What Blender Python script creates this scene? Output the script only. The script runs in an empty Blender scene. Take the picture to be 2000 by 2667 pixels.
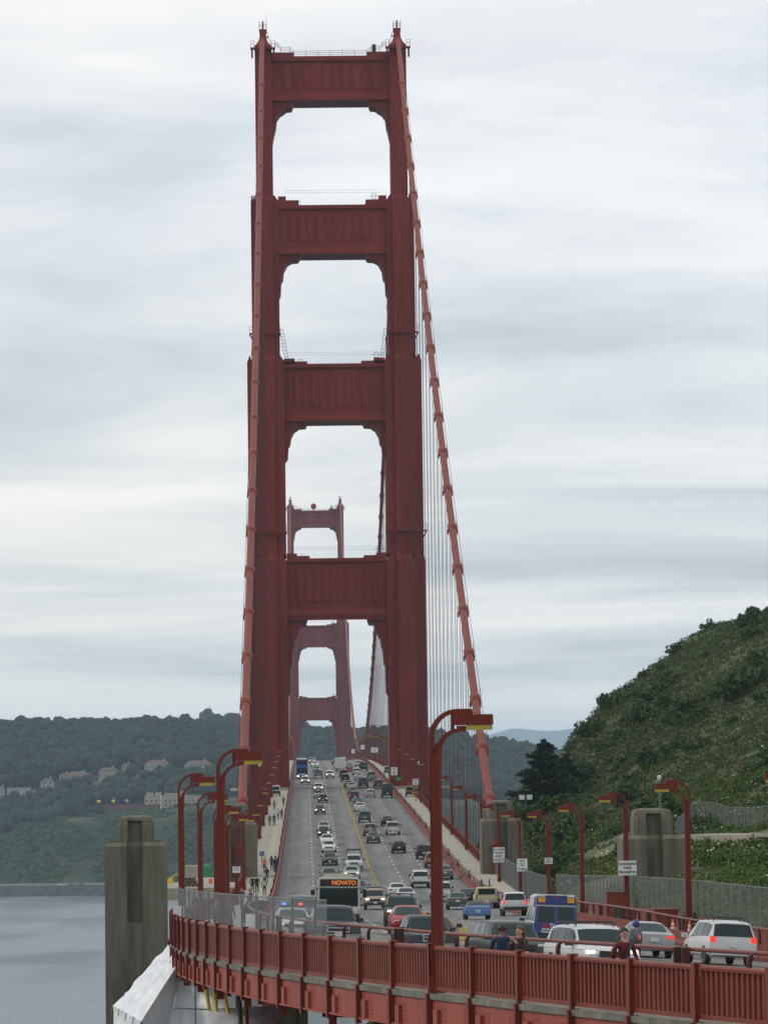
import bpy, bmesh, math, random
import numpy as np
from mathutils import Matrix, Vector, noise as mnoise
random.seed(7); rng = np.random.default_rng(7)
SC = bpy.context.scene; COL = SC.collection
PI = math.pi; R = math.radians
# ---------------------------------------------------------------- materials
MATS = {}
def nmat(name):
    m = bpy.data.materials.new(name); m.use_nodes = True; nt = m.node_tree
    b = nt.nodes['Principled BSDF']; MATS[name] = m
    return m, nt, b
def N(nt, t, **kw):
    n = nt.nodes.new(t)
    for k, v in kw.items():
        if k in n.inputs: n.inputs[k].default_value = v
        else: setattr(n, k, v)
    return n
def ramp(nt, stops):
    n = nt.nodes.new('ShaderNodeValToRGB'); e = n.color_ramp.elements
    while len(e) < len(stops): e.new(.5)
    for i, (p, c) in enumerate(stops):
        e[i].position = p; e[i].color = (*c, 1) if len(c) == 3 else c
    return n
def coord(nt, scale=(1, 1, 1), out='Object'):
    t = nt.nodes.new('ShaderNodeTexCoord'); mp = N(nt, 'ShaderNodeMapping'); mp.inputs['Scale'].default_value = scale
    nt.links.new(t.outputs[out], mp.inputs[0]); return mp.outputs[0]
def noisy(name, cols, scale=1., stretch=(1, 1, 1), rough=.6, detail=6, bump=0., bscale=None, metal=0., lo=.3, hi=.7, spec=.5, wpos=False):
    """surface whose own colour varies between cols by noise; optional bump"""
    m, nt, b = nmat(name); L = nt.links.new
    if wpos:
        g = nt.nodes.new('ShaderNodeNewGeometry'); mp = N(nt, 'ShaderNodeMapping'); mp.inputs['Scale'].default_value = stretch
        L(g.outputs['Position'], mp.inputs[0]); co = mp.outputs[0]
    else: co = coord(nt, stretch)
    n = N(nt, 'ShaderNodeTexNoise', Scale=scale, Detail=detail, Roughness=.65); L(co, n.inputs['Vector'])
    k = len(cols); r = ramp(nt, [(lo + (hi - lo) * i / max(1, k - 1), c) for i, c in enumerate(cols)])
    L(n.outputs['Fac'], r.inputs[0]); L(r.outputs[0], b.inputs['Base Color'])
    b.inputs['Roughness'].default_value = rough; b.inputs['Metallic'].default_value = metal
    b.inputs['Specular IOR Level'].default_value = spec
    if bump:
        n2 = N(nt, 'ShaderNodeTexNoise', Scale=bscale or scale * 4, Detail=5); L(co, n2.inputs['Vector'])
        bp = N(nt, 'ShaderNodeBump', Strength=bump); L(n2.outputs['Fac'], bp.inputs['Height']); L(bp.outputs[0], b.inputs['Normal'])
    return m
def plain(name, c, rough=.5, metal=0., spec=.5):
    c = tuple(c)
    return noisy(name, [tuple(x * .86 for x in c), tuple(min(1, x * 1.1) for x in c)], scale=3., rough=rough, metal=metal, spec=spec)
def glow(name, c, strength, base=None):
    m, nt, b = nmat(name)
    b.inputs['Base Color'].default_value = (*(base or c), 1); b.inputs['Emission Color'].default_value = (*c, 1)
    b.inputs['Emission Strength'].default_value = strength; b.inputs['Roughness'].default_value = .2
    return m
M_TOWER = noisy('weathered_red_paint', [(.142, .018, .013), (.192, .025, .018), (.232, .034, .024)], .35, (1, 1, .12), .6, 7, .04, 1.5, spec=.16)
M_LEDGE = noisy('faded_red_paint', [(.30, .05, .04), (.38, .07, .055)], .5, (1, 1, .3), .6, spec=.16)
M_STEEL = noisy('red_steel_paint', [(.25, .058, .037), (.31, .076, .05), (.36, .096, .064)], .8, (1, 1, .25), .5, 7, .05, 3, spec=.16)
M_RAIL = noisy('red_railing_paint', [(.165, .037, .023), (.225, .054, .034)], 1.2, (1, 1, .6), .45, spec=.16)
M_CABLE = noisy('red_cable_paint', [(.195, .040, .024), (.26, .055, .034)], .6, (1, 1, .3), .5, spec=.16)
M_DARKRED = noisy('dark_red_barrier_paint', [(.13, .04, .032), (.20, .055, .042), (.24, .075, .06)], 1.1, (1, 1, 1), .7, spec=.16)
M_POST = noisy('dark_brown_post_paint', [(.055, .022, .018), (.085, .034, .028)], 1.2, rough=.6, spec=.2)
M_PIPE = noisy('brown_red_pipe_paint', [(.17, .055, .045), (.22, .075, .06)], 1.2, rough=.5, spec=.25)
M_ROPE = plain('suspender_rope_steel', (.12, .036, .032), .7, spec=.15)
M_LAMP = noisy('lamp_red_paint', [(.145, .024, .014), (.19, .033, .02)], 1., (1, 1, .3), .45, spec=.16)
M_LENS = plain('amber_lens_plastic', (.46, .35, .03), .3)
M_PAINTW = plain('white_road_paint', (.62, .62, .58), .7)
M_YELP = plain('faded_yellow_road_paint', (.32, .26, .07), .7)
M_YEL = plain('yellow_plastic', (.72, .52, .02), .5)
M_GALV = noisy('galvanised_steel', [(.14, .155, .155), (.20, .215, .215)], 2, rough=.5, metal=.3)
M_WALK = noisy('pale_concrete_walk', [(.29, .27, .215), (.365, .34, .275), (.42, .395, .33)], .5, rough=.9, bump=.05)
M_SLAB = noisy('stained_concrete_edge', [(.06, .057, .043), (.16, .15, .12), (.27, .26, .215)], 1.6, (1, 1, .5), .9, 8, .25, 8, lo=.25, hi=.75)
M_TRACK = noisy('pale_dirt', [(.20, .18, .13), (.30, .275, .21)], .6, rough=1., wpos=True)
M_DIRT = noisy('brown_earth', [(.10, .08, .05), (.16, .13, .085)], .3, rough=1.)
M_BLACK = plain('black_rubber', (.02, .02, .02), .8)
M_DARK = plain('dark_trim', (.03, .03, .032), .5)
M_CHROME = plain('bright_metal', (.55, .56, .57), .25, .8)
M_PLATE = plain('licence_plate_white', (.7, .7, .66), .4)
M_SIGN = plain('white_sign_sheet', (.74, .77, .74), .45)
M_INK = plain('black_sign_lettering', (.02, .02, .022), .6)
M_GREENS = plain('green_sign_sheet', (.02, .16, .08), .5)
M_BLUES = plain('blue_sign_sheet', (.04, .07, .25), .5)
M_HEAD = plain('headlight_glass', (.62, .64, .64), .15)
M_HEADON = glow('headlight_lit', (1., .80, .50), 3.2)
M_HEADHID = glow('headlight_lit_white', (.95, .98, 1.), 6.)
M_TAIL = plain('tail_lamp_red', (.42, .02, .018), .2)
M_TAILON = glow('brake_lamp_lit', (1., .05, .03), .8, (.5, .02, .02))
M_AMBER = plain('amber_lamp', (.8, .35, .02), .25)
M_SIGNLED = glow('amber_led_lettering', (1., .26, .04), .26)
M_BLULED = glow('blue_beacon_lit', (.05, .25, 1.), 1.8)
M_REDLED = glow('red_beacon_lit', (1., .04, .03), 1.8)
def glass():
    m, nt, b = nmat('vehicle_glass')
    b.inputs['Base Color'].default_value = (.022, .034, .032, 1); b.inputs['Roughness'].default_value = .06
    b.inputs['Specular IOR Level'].default_value = .30; return m
M_GLASS = glass()
def carpaint():
    m, nt, b = nmat('car_paint'); L = nt.links.new
    oi = nt.nodes.new('ShaderNodeObjectInfo'); n = N(nt, 'ShaderNodeTexNoise', Scale=2.5, Detail=5); L(coord(nt), n.inputs['Vector'])
    mr = N(nt, 'ShaderNodeMapRange'); mr.inputs[3].default_value = .82; mr.inputs[4].default_value = 1.08; L(n.outputs['Fac'], mr.inputs[0])
    mx = N(nt, 'ShaderNodeVectorMath', operation='SCALE'); L(oi.outputs['Color'], mx.inputs[0]); L(mr.outputs[0], mx.inputs['Scale'])
    L(mx.outputs[0], b.inputs['Base Color']); b.inputs['Roughness'].default_value = .32; b.inputs['Coat Weight'].default_value = .12; b.inputs['Specular IOR Level'].default_value = .3
    b.inputs['Coat Roughness'].default_value = .1; return m
M_PAINT = carpaint()
def cloth():
    m, nt, b = nmat('dyed_cloth'); L = nt.links.new
    oi = nt.nodes.new('ShaderNodeObjectInfo'); n = N(nt, 'ShaderNodeTexNoise', Scale=9., Detail=4); L(coord(nt), n.inputs['Vector'])
    mr = N(nt, 'ShaderNodeMapRange'); mr.inputs[3].default_value = .7; mr.inputs[4].default_value = 1.15; L(n.outputs['Fac'], mr.inputs[0])
    mx = N(nt, 'ShaderNodeVectorMath', operation='SCALE'); L(oi.outputs['Color'], mx.inputs[0]); L(mr.outputs[0], mx.inputs['Scale'])
    L(mx.outputs[0], b.inputs['Base Color']); b.inputs['Roughness'].default_value = .9; return m
M_CLOTH = cloth()
def concrete():
    m, nt, b = nmat('board_marked_concrete'); L = nt.links.new
    co = coord(nt)
    n = N(nt, 'ShaderNodeTexNoise', Scale=.9, Detail=8, Roughness=.7); mp = N(nt, 'ShaderNodeMapping'); mp.inputs['Scale'].default_value = (1.6, 1.6, .16); L(co, mp.inputs[0]); L(mp.outputs[0], n.inputs['Vector'])
    w = N(nt, 'ShaderNodeTexWave', wave_type='BANDS', bands_direction='Z', Scale=1.5, Distortion=1.2, Detail=3); L(co, w.inputs['Vector'])
    r = ramp(nt, [(.28, (.070, .065, .046)), (.5, (.142, .133, .098)), (.72, (.205, .193, .148))]); L(n.outputs['Fac'], r.inputs[0])
    mx = N(nt, 'ShaderNodeMix', data_type='RGBA', blend_type='MULTIPLY'); mx.inputs[0].default_value = .07
    L(r.outputs[0], mx.inputs[6]); L(w.outputs['Color'], mx.inputs[7]); L(mx.outputs[2], b.inputs['Base Color'])
    b.inputs['Roughness'].default_value = .95
    bp = N(nt, 'ShaderNodeBump', Strength=.12); L(w.outputs['Fac'], bp.inputs['Height']); L(bp.outputs[0], b.inputs['Normal']); return m
M_CONC = concrete()
def asphalt():
    m, nt, b = nmat('worn_asphalt'); L = nt.links.new
    uv = nt.nodes.new('ShaderNodeUVMap'); uv.uv_map = 'lane'
    sp = nt.nodes.new('ShaderNodeSeparateXYZ'); L(uv.outputs[0], sp.inputs[0])
    # oil line along the middle of each 3.05 m lane
    k = N(nt, 'ShaderNodeMath', operation='MULTIPLY'); k.inputs[1].default_value = 2 * PI / 3.05; L(sp.outputs[0], k.inputs[0])
    c = N(nt, 'ShaderNodeMath', operation='COSINE'); L(k.outputs[0], c.inputs[0])
    n = N(nt, 'ShaderNodeTexNoise', Scale=1., Detail=7, Roughness=.65); mp = N(nt, 'ShaderNodeMapping'); mp.inputs['Scale'].default_value = (.9, .06, 1); L(uv.outputs[0], mp.inputs[0]); L(mp.outputs[0], n.inputs['Vector'])
    g = N(nt, 'ShaderNodeTexNoise', Scale=6., Detail=6); L(uv.outputs[0], g.inputs['Vector'])
    a = N(nt, 'ShaderNodeMath', operation='MULTIPLY_ADD'); a.inputs[1].default_value = .10; L(c.outputs[0], a.inputs[0]); L(n.outputs['Fac'], a.inputs[2])
    a2 = N(nt, 'ShaderNodeMath', operation='MULTIPLY_ADD'); a2.inputs[1].default_value = .25; L(g.outputs['Fac'], a2.inputs[0]); L(a.outputs[0], a2.inputs[2])
    r = ramp(nt, [(.38, (.085, .084, .078)), (.62, (.135, .133, .124)), (.85, (.185, .182, .170))]); L(a2.outputs[0], r.inputs[0]); L(r.outputs[0], b.inputs['Base Color'])
    b.inputs['Roughness'].default_value = .8; return m
M_ASPH = asphalt()
def chainlink():
    m, nt, b = nmat('chain_link_mesh'); L = nt.links.new
    b.inputs['Base Color'].default_value = (.20, .225, .225, 1); b.inputs['Roughness'].default_value = .6
    uv = nt.nodes.new('ShaderNodeUVMap'); uv.uv_map = 'wire'
    cols = []
    for rot in (PI / 4, -PI / 4):
        mp = N(nt, 'ShaderNodeMapping'); mp.inputs['Rotation'].default_value = (0, 0, rot); L(uv.outputs[0], mp.inputs[0])
        w = N(nt, 'ShaderNodeTexWave', wave_type='BANDS', bands_direction='X', Scale=5.2); L(mp.outputs[0], w.inputs['Vector'])
        gt = N(nt, 'ShaderNodeMath', operation='GREATER_THAN'); gt.inputs[1].default_value = .86; L(w.outputs['Fac'], gt.inputs[0]); cols.append(gt)
    mx = N(nt, 'ShaderNodeMath', operation='MAXIMUM'); L(cols[0].outputs[0], mx.inputs[0]); L(cols[1].outputs[0], mx.inputs[1])
    L(mx.outputs[0], b.inputs['Alpha']); return m
M_LINK = chainlink()
M_LINK2 = M_LINK.copy()
for _n in M_LINK2.node_tree.nodes:
    if _n.type == 'MATH' and _n.operation == 'GREATER_THAN': _n.inputs[1].default_value = .965
M_LINK3 = M_LINK.copy()
for _n in M_LINK3.node_tree.nodes:
    if _n.type == 'MATH' and _n.operation == 'GREATER_THAN': _n.inputs[1].default_value = .90
M_LINK3.node_tree.nodes['Principled BSDF'].inputs['Base Color'].default_value = (.13, .15, .15, 1)
def leafmat(name, cols, scale, rough=.75, det=5, isl=.22):
    m, nt, b = nmat(name); L = nt.links.new
    g = nt.nodes.new('ShaderNodeNewGeometry')
    n = N(nt, 'ShaderNodeTexNoise', Scale=scale, Detail=det, Roughness=.7); L(g.outputs['Position'], n.inputs['Vector'])
    a = N(nt, 'ShaderNodeMath', operation='MULTIPLY_ADD'); a.inputs[1].default_value = isl; L(g.outputs['Random Per Island'], a.inputs[0]); L(n.outputs['Fac'], a.inputs[2])
    k = len(cols); r = ramp(nt, [(.40 + .42 * i / (k - 1), c) for i, c in enumerate(cols)]); L(a.outputs[0], r.inputs[0]); L(r.outputs[0], b.inputs['Base Color'])
    b.inputs['Roughness'].default_value = rough; b.inputs['Specular IOR Level'].default_value = .2; return m
M_BRUSH = leafmat('mixed_brush_leaves', [(.032, .064, .018), (.056, .092, .022), (.088, .098, .038), (.070, .118, .024), (.112, .106, .055), (.095, .145, .028)], .03, .75, 3, .10)
M_SHRUB = leafmat('dark_shrub_leaves', [(.026, .054, .016), (.050, .088, .023), (.08, .122, .032)], .5)
M_LUSH = leafmat('fresh_green_leaves', [(.030, .066, .014), (.072, .120, .020), (.15, .19, .03)], .25)
M_PINE = leafmat('dark_cypress_needles', [(.006, .018, .010), (.012, .030, .015), (.02, .042, .02)], .6)
M_FOREST = leafmat('far_forest_leaves', [(.006, .016, .010), (.011, .026, .014), (.020, .038, .018)], .25)
M_FARBUSH = leafmat('bluff_bush_leaves', [(.014, .034, .012), (.028, .056, .018), (.046, .074, .024)], .08)
M_HILLSIDE = noisy('hillside_soil_grass', [(.05, .065, .02), (.11, .10, .05), (.08, .115, .03), (.15, .125, .07)], .06, rough=1., wpos=True, bump=.6, bscale=.8, detail=9)
M_BLUFF = noisy('bluff_scrub', [(.012, .028, .012), (.026, .046, .019), (.017, .036, .014), (.038, .052, .022), (.07, .072, .052)], .035, rough=1., wpos=True, detail=10, bump=.8, bscale=.15, lo=.3, hi=.72)
M_FARHILL = noisy('far_ridge_scrub', [(.05, .07, .05), (.07, .09, .06)], .002, rough=1., wpos=True)
M_FLOWER = plain('white_flower_heads', (.62, .64, .48), .8)
M_BARK = noisy('grey_brown_bark', [(.05, .04, .03), (.10, .08, .06)], 4., (1, 1, .3), .9)
M_TARP = noisy('white_tarpaulin', [(.62, .64, .66), (.76, .78, .80), (.82, .84, .85)], .9, rough=.45, bump=.9, bscale=2.2)
M_SEAWALL = noisy('dark_riprap', [(.035, .04, .042), (.09, .095, .09)], .25, rough=1., wpos=True, bump=1., bscale=.5)
M_SHORE = noisy('shore_asphalt', [(.09, .095, .095), (.15, .15, .145)], .2, rough=1., wpos=True)
M_STUCCO = noisy('cream_stucco', [(.31, .285, .22), (.39, .36, .285)], .2, rough=.9)
M_WHITEW = noisy('white_wall_paint', [(.30, .31, .30), (.40, .405, .39)], .2, rough=.9)
M_TILE = noisy('red_roof_tiles', [(.105, .075, .065), (.15, .10, .085)], .4, (1, 3, 1), .9)
M_FLATROOF = noisy('grey_flat_roof', [(.25, .25, .24), (.36, .36, .35)], .3, rough=.9)
M_BRICK = noisy('red_terrace_brick', [(.12, .05, .045), (.18, .075, .065)], .3, rough=.9)
M_WIN = plain('dark_window_glass', (.03, .04, .045), .1)
M_SKIN = noisy('skin', [(.42, .23, .16), (.52, .30, .21)], 6., rough=.55)
M_SKIN2 = noisy('brown_skin', [(.16, .085, .055), (.22, .12, .08)], 6., rough=.55)
M_HAIRD = noisy('dark_hair', [(.012, .009, .008), (.035, .025, .02)], 30., (1, 1, .2), .5)
M_HAIRB = noisy('brown_hair', [(.06, .035, .022), (.12, .075, .045)], 30., (1, 1, .2), .5)
M_SHOE = plain('shoe_leather', (.05, .05, .055), .6)
M_CONE = plain('orange_cone_plastic', (.85, .16, .03), .5)
def watermat():
    m, nt, b = nmat('bay_water'); L = nt.links.new
    g = nt.nodes.new('ShaderNodeNewGeometry')
    mp = N(nt, 'ShaderNodeMapping'); mp.inputs['Scale'].default_value = (.35, .35, .35); L(g.outputs['Position'], mp.inputs[0])
    n = N(nt, 'ShaderNodeTexNoise', Scale=.6, Detail=8, Roughness=.62); L(mp.outputs[0], n.inputs['Vector'])
    big = N(nt, 'ShaderNodeTexNoise', Scale=.012, Detail=5); mp2 = N(nt, 'ShaderNodeMapping'); mp2.inputs['Scale'].default_value = (1, .35, 1); L(g.outputs['Position'], mp2.inputs[0]); L(mp2.outputs[0], big.inputs['Vector'])
    r = ramp(nt, [(.35, (.09, .135, .15)), (.65, (.13, .175, .18))]); L(big.outputs['Fac'], r.inputs[0]); L(r.outputs[0], b.inputs['Base Color'])
    mr = N(nt, 'ShaderNodeMapRange'); mr.inputs[1].default_value = .35; mr.inputs[2].default_value = .65; mr.inputs[3].default_value = .12; mr.inputs[4].default_value = .34; L(big.outputs['Fac'], mr.inputs[0]); L(mr.outputs[0], b.inputs['Roughness'])
    bp = N(nt, 'ShaderNodeBump', Strength=.75, Distance=1.4); L(n.outputs['Fac'], bp.inputs['Height']); L(bp.outputs[0], b.inputs['Normal']); return m
M_WATER = watermat()
# ---------------------------------------------------------------- mesh builder
class MB:
    def __init__(s): s.v = []; s.f = []; s.m = []
    def add(s, vs, fs, m=0):
        o = len(s.v); s.v += [tuple(p) for p in vs]; s.f += [tuple(i + o for i in f) for f in fs]; s.m += [m] * len(fs); return s
    def box(s, x0, x1, y0, y1, z0, z1, m=0, M=None):
        p = [(x, y, z) for z in (z0, z1) for y in (y0, y1) for x in (x0, x1)]
        if M is not None: p = [M @ Vector(q) for q in p]
        return s.add(p, [(0, 2, 3, 1), (4, 5, 7, 6), (0, 1, 5, 4), (2, 6, 7, 3), (0, 4, 6, 2), (1, 3, 7, 5)], m)
    def frust(s, b0, b1, z0, z1, m=0):
        """b = (x0,x1,y0,y1) at bottom and top"""
        p = [(x, y, z) for b, z in ((b0, z0), (b1, z1)) for y in b[2:] for x in b[:2]]
        return s.add(p, [(0, 2, 3, 1), (4, 5, 7, 6), (0, 1, 5, 4), (2, 6, 7, 3), (0, 4, 6, 2), (1, 3, 7, 5)], m)
    def bar(s, p, q, w, h=None, m=0, up=(0, 0, 1)):
        p = Vector(p); q = Vector(q); d = (q - p); l = d.length
        if l < 1e-6: return s
        d /= l; u = Vector(up)
        if abs(d.dot(u)) > .98: u = Vector((0, 1, 0))
        x = d.cross(u).normalized(); z = x.cross(d); h = w if h is None else h
        v = [p + a * x * w / 2 + b * z * h / 2 for a, b in ((-1, -1), (1, -1), (1, 1), (-1, 1))]; v += [a + d * l for a in v]
        return s.add(v, [(3, 2, 1, 0), (4, 5, 6, 7), (0, 1, 5, 4), (1, 2, 6, 5), (2, 3, 7, 6), (3, 0, 4, 7)], m)
    def obar(s, p, q, n, wn, wa, m=0):
        """bar from p to q; n = horizontal normal direction, wn = width along n, wa = width across it"""
        p = Vector(p); q = Vector(q); d = (q - p).normalized(); n = Vector(n).normalized(); a = d.cross(n).normalized()
        v = [c + n * i * wn / 2 + a * j * wa / 2 for c in (p, q) for i, j in ((-1, -1), (1, -1), (1, 1), (-1, 1))]
        return s.add(v, [(3, 2, 1, 0), (4, 5, 6, 7), (0, 1, 5, 4), (1, 2, 6, 5), (2, 3, 7, 6), (3, 0, 4, 7)], m)
    def prism(s, poly, fn, a, b, m=0):
        """polygon (list of 2D) placed by fn(u, v, t) at t=a and t=b; convex or ear-safe polygons"""
        n = len(poly); v = [fn(u, w, a) for u, w in poly] + [fn(u, w, b) for u, w in poly]
        return s.add(v, [tuple(range(n))[::-1], tuple(range(n, 2 * n))] + [(i, (i + 1) % n, n + (i + 1) % n, n + i) for i in range(n)], m)
    def tube(s, path, r, n=8, m=0, caps=True):
        path = [Vector(p) for p in path]; k = len(path); o = len(s.v); rr = r if isinstance(r, (list, tuple)) else [r] * k
        up = Vector((0, 0, 1)); 
        for i, p in enumerate(path):
            d = (path[min(i + 1, k - 1)] - path[max(i - 1, 0)]).normalized()
            u = up if abs(d.dot(up)) < .95 else Vector((0, 1, 0))
            x = d.cross(u).normalized(); y = x.cross(d)
            for j in range(n):
                a = 2 * PI * j / n; s.v.append(tuple(p + x * math.cos(a) * rr[i] + y * math.sin(a) * rr[i]))
        for i in range(k - 1):
            for j in range(n):
                a = o + i * n + j; b = o + i * n + (j + 1) % n; s.f.append((a, b, b + n, a + n)); s.m.append(m)
        if caps:
            s.f.append(tuple(o + j for j in range(n))[::-1]); s.f.append(tuple(o + (k - 1) * n + j for j in range(n))); s.m += [m, m]
        return s
    def strip(s, rows, m=0, close=False):
        """rows of equal length -> quads"""
        o = len(s.v); w = len(rows[0]); s.v += [tuple(p) for r in rows for p in r]
        for i in range(len(rows) - 1):
            for j in range(w if close else w - 1):
                a = o + i * w + j; b = o + i * w + (j + 1) % w; s.f.append((a, b, b + w, a + w)); s.m.append(m)
        return s
    def ball(s, c, r, nu=10, nv=7, m=0):
        if not isinstance(r, (tuple, list)): r = (r, r, r)
        rows = [[(c[0] + r[0] * math.sin(PI * i / nv) * math.cos(2 * PI * j / nu), c[1] + r[1] * math.sin(PI * i / nv) * math.sin(2 * PI * j / nu), c[2] + r[2] * math.cos(PI * i / nv)) for j in range(nu)] for i in range(nv + 1)]
        return s.strip(rows, m, True)
    def merge(s, o, mmap=None, off=0):
        k = len(s.v); s.v += o.v; s.f += [tuple(i + k for i in f) for f in o.f]; s.m += [(x if mmap is None else mmap) + off for x in o.m]; return s
def mesh(name, mb, mats, smooth=False):
    me = bpy.data.meshes.new(name); me.from_pydata(mb.v, [], mb.f)
    for m in (mats if isinstance(mats, (list, tuple)) else [mats]): me.materials.append(m)
    me.polygons.foreach_set('material_index', mb.m); me.validate()
    bm = bmesh.new(); bm.from_mesh(me); bmesh.ops.recalc_face_normals(bm, faces=bm.faces); bm.to_mesh(me); bm.free()
    if smooth:
        me.polygons.foreach_set('use_smooth', [True] * len(me.polygons)); me.set_sharp_from_angle(angle=R(smooth if smooth is not True else 35))
    return me
def link(name, me, parent=None):
    o = bpy.data.objects.new(name, me); COL.objects.link(o)
    if parent: o.parent = parent
    return o
def obj(name, mb, mats, parent=None, smooth=False): return link(name, mesh(name, mb, mats, smooth), parent)
def tag(o, label=None, cat=None, group=None, kind=None):
    if label: o['label'] = label
    if cat: o['category'] = cat
    if group: o['group'] = group
    if kind: o['kind'] = kind
    return o
def thing(name, label, cat, M=None, group=None):
    o = bpy.data.objects.new(name, None); COL.objects.link(o); o.empty_display_size = .3
    if M is not None: o.matrix_world = M if isinstance(M, Matrix) else Matrix.Translation(M)
    return tag(o, label, cat, group)
def copytree(o, parent=None):
    c = o.copy(); COL.objects.link(c)
    if parent: c.parent = parent
    for ch in o.children: copytree(ch, c)
    return c
def npmesh(name, V, F, mats, smooth=False):
    """V (n,3), F (m,k) with constant k"""
    me = bpy.data.meshes.new(name); F = np.asarray(F, np.int32); k = F.shape[1]
    me.vertices.add(len(V)); me.vertices.foreach_set('co', np.asarray(V, np.float32).ravel())
    me.loops.add(F.size); me.loops.foreach_set('vertex_index', F.ravel())
    me.polygons.add(len(F)); me.polygons.foreach_set('loop_start', np.arange(0, F.size, k, dtype=np.int32))
    me.update(calc_edges=True)
    if smooth: me.polygons.foreach_set('use_smooth', np.ones(len(F), bool))
    for m in (mats if isinstance(mats, (list, tuple)) else [mats]): me.materials.append(m)
    return me
def text(s, size, M, mat, parent, name='lettering', bold=0.):
    cu = bpy.data.curves.new(name, 'FONT'); cu.body = s; cu.size = size; cu.align_x = 'CENTER'; cu.align_y = 'CENTER'; cu.extrude = .004; cu.offset = bold
    t = bpy.data.objects.new(name, cu); COL.objects.link(t)
    dg = bpy.context.evaluated_depsgraph_get(); me = bpy.data.meshes.new_from_object(t.evaluated_get(dg))
    bpy.data.objects.remove(t); me.materials.clear(); me.materials.append(mat)
    o = link(name, me, parent); o.matrix_local = M; return o
# ---------------------------------------------------------------- road geometry (s runs towards the camera, 0 at Y=300; lat is positive to the west)
def _mk():
    X, Y, th, ds = 0., 300., 0., .5; t = [(0., X, Y, 0.)]
    for i in range(700):
        a = i * ds - 90.; k = 0 if a < 0 else min(a / 50., 1) / 325.
        th += k * ds; X += math.sin(th) * ds; Y -= math.cos(th) * ds; t.append((i * ds + ds, X, Y, th))
    return np.array(t)
TAB = _mk()
KS = np.array([-452, -300, -197, -150, -104, -81, -40, 4, 55, 100, 141, 178, 210, 260, 330.])
KZ = np.array([77.3, 73.4, 70.75, 69.5, 68.4, 68.0, 67.75, 68.3, 69.75, 70.95, 71.75, 72.5, 73.1, 73.9, 74.8])
KM = np.gradient(KZ, KS); KM[0] = -.026
def cen(s):
    if s <= 0: return 0., 300. - s, 0.
    return tuple(float(np.interp(s, TAB[:, 0], TAB[:, i])) for i in (1, 2, 3))
def zr(s):
    if s < -452:
        t = -452 - s; return 77.3 + .026 * t - .026 * t * t / 1280
    if s >= 330: return 74.8
    i = int(min(max(np.searchsorted(KS, s) - 1, 0), len(KS) - 2)); h = KS[i + 1] - KS[i]; t = (s - KS[i]) / h
    return float((2 * t**3 - 3 * t * t + 1) * KZ[i] + (t**3 - 2 * t * t + t) * h * KM[i] + (-2 * t**3 + 3 * t * t) * KZ[i + 1] + (t**3 - t * t) * h * KM[i + 1])
def bank(s, lat): return -(float(np.interp(s, [20, 110, 150], [0, .04, .06])) if lat > 0 else .03 * max(0, min(1, (s - 20) / 90.))) * max(-13, min(13, lat))
def rp(s, lat, dz=0.):
    x, y, th = cen(s); return Vector((x + lat * math.cos(th), y + lat * math.sin(th), zr(s) + bank(s, lat) + dz))
def frame(s, lat, face=1, dz=0., yaw=0., level=False):
    """local y forward along the road (face=1 towards the camera), z up"""
    o = rp(s, lat, dz); d = (rp(s + 1.5, lat) - rp(s - 1.5, lat)) * face
    if level: d.z = 0
    d.normalize()
    if yaw: d = Matrix.Rotation(yaw, 3, 'Z') @ d
    x = d.cross(Vector((0, 0, 1))).normalized()
    if not level:
        sl = (rp(s, lat + .8) - rp(s, lat - .8)).normalized(); sl *= 1 if sl.dot(x) > 0 else -1
        if not yaw: x = (sl - d * sl.dot(d)).normalized()
    z = x.cross(d)
    return Matrix(((x.x, d.x, z.x, o.x), (x.y, d.y, z.y, o.y), (x.z, d.z, z.z, o.z), (0, 0, 0, 1)))
def edgeR(s): return 9.6 + 1.0 * max(0, min(1, (s - 20) / 90.))
def railE(s):   # outer railing of the east walk
    return float(np.interp(s, [-60, 40, 80, 113, 145, 172, 187, 198, 209, 220, 231, 245, 280, 330], [-13.25, -13.2, -13.2, -13.3, -13.2, -13.0, -12.63, -12.24, -11.73, -11.12, -10.4, -9.8, -9.6, -9.6]))
def walkE(s, lat): return zr(s) + bank(s, lat) + .02
HAZE, SKY_LO, SKY_HI, SUN_E, EXPO = 6.0e-5, 1.22, 1.07, 1.5, 0.0
# ================================================================ SETTING
def structure(name, mb_or_me, mats=None, smooth=False):
    o = link(name, mb_or_me) if mats is None else obj(name, mb_or_me, mats, None, smooth)
    o['kind'] = 'structure'; return o
SS = [-1700 + i * 20 for i in range(62)] + [-452 - 8 + i * 8 for i in range(59)] + [20 + i * 3 for i in range(88)]
SS = sorted(set(SS))
def uvname(o, name, fn):
    me = o.data; uv = me.uv_layers.new(name=name)
    for l in me.loops: uv.data[l.index].uv = fn(l.vertex_index)
# road surface
mb = MB(); rows = []; uvs = []
for s in SS:
    lats = np.linspace(-9.5, edgeR(s) + .05, 13); rows.append([rp(s, l) for l in lats]); uvs += [(l + .5, s) for l in lats]
mb.strip(rows); o = structure('road', mb, M_ASPH, 60); uvname(o, 'lane', lambda i: uvs[i])
# expansion joints across the road are steel strips laid on top
for s in (-452 + 22, -105, -452 - 18):
    mb = MB(); mb.strip([[rp(s + d, l, .012) for l in np.linspace(-9.4, 9.5, 9)] for d in (-.35, .35)]); o = structure('road_joint', mb, M_SLAB)
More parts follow.
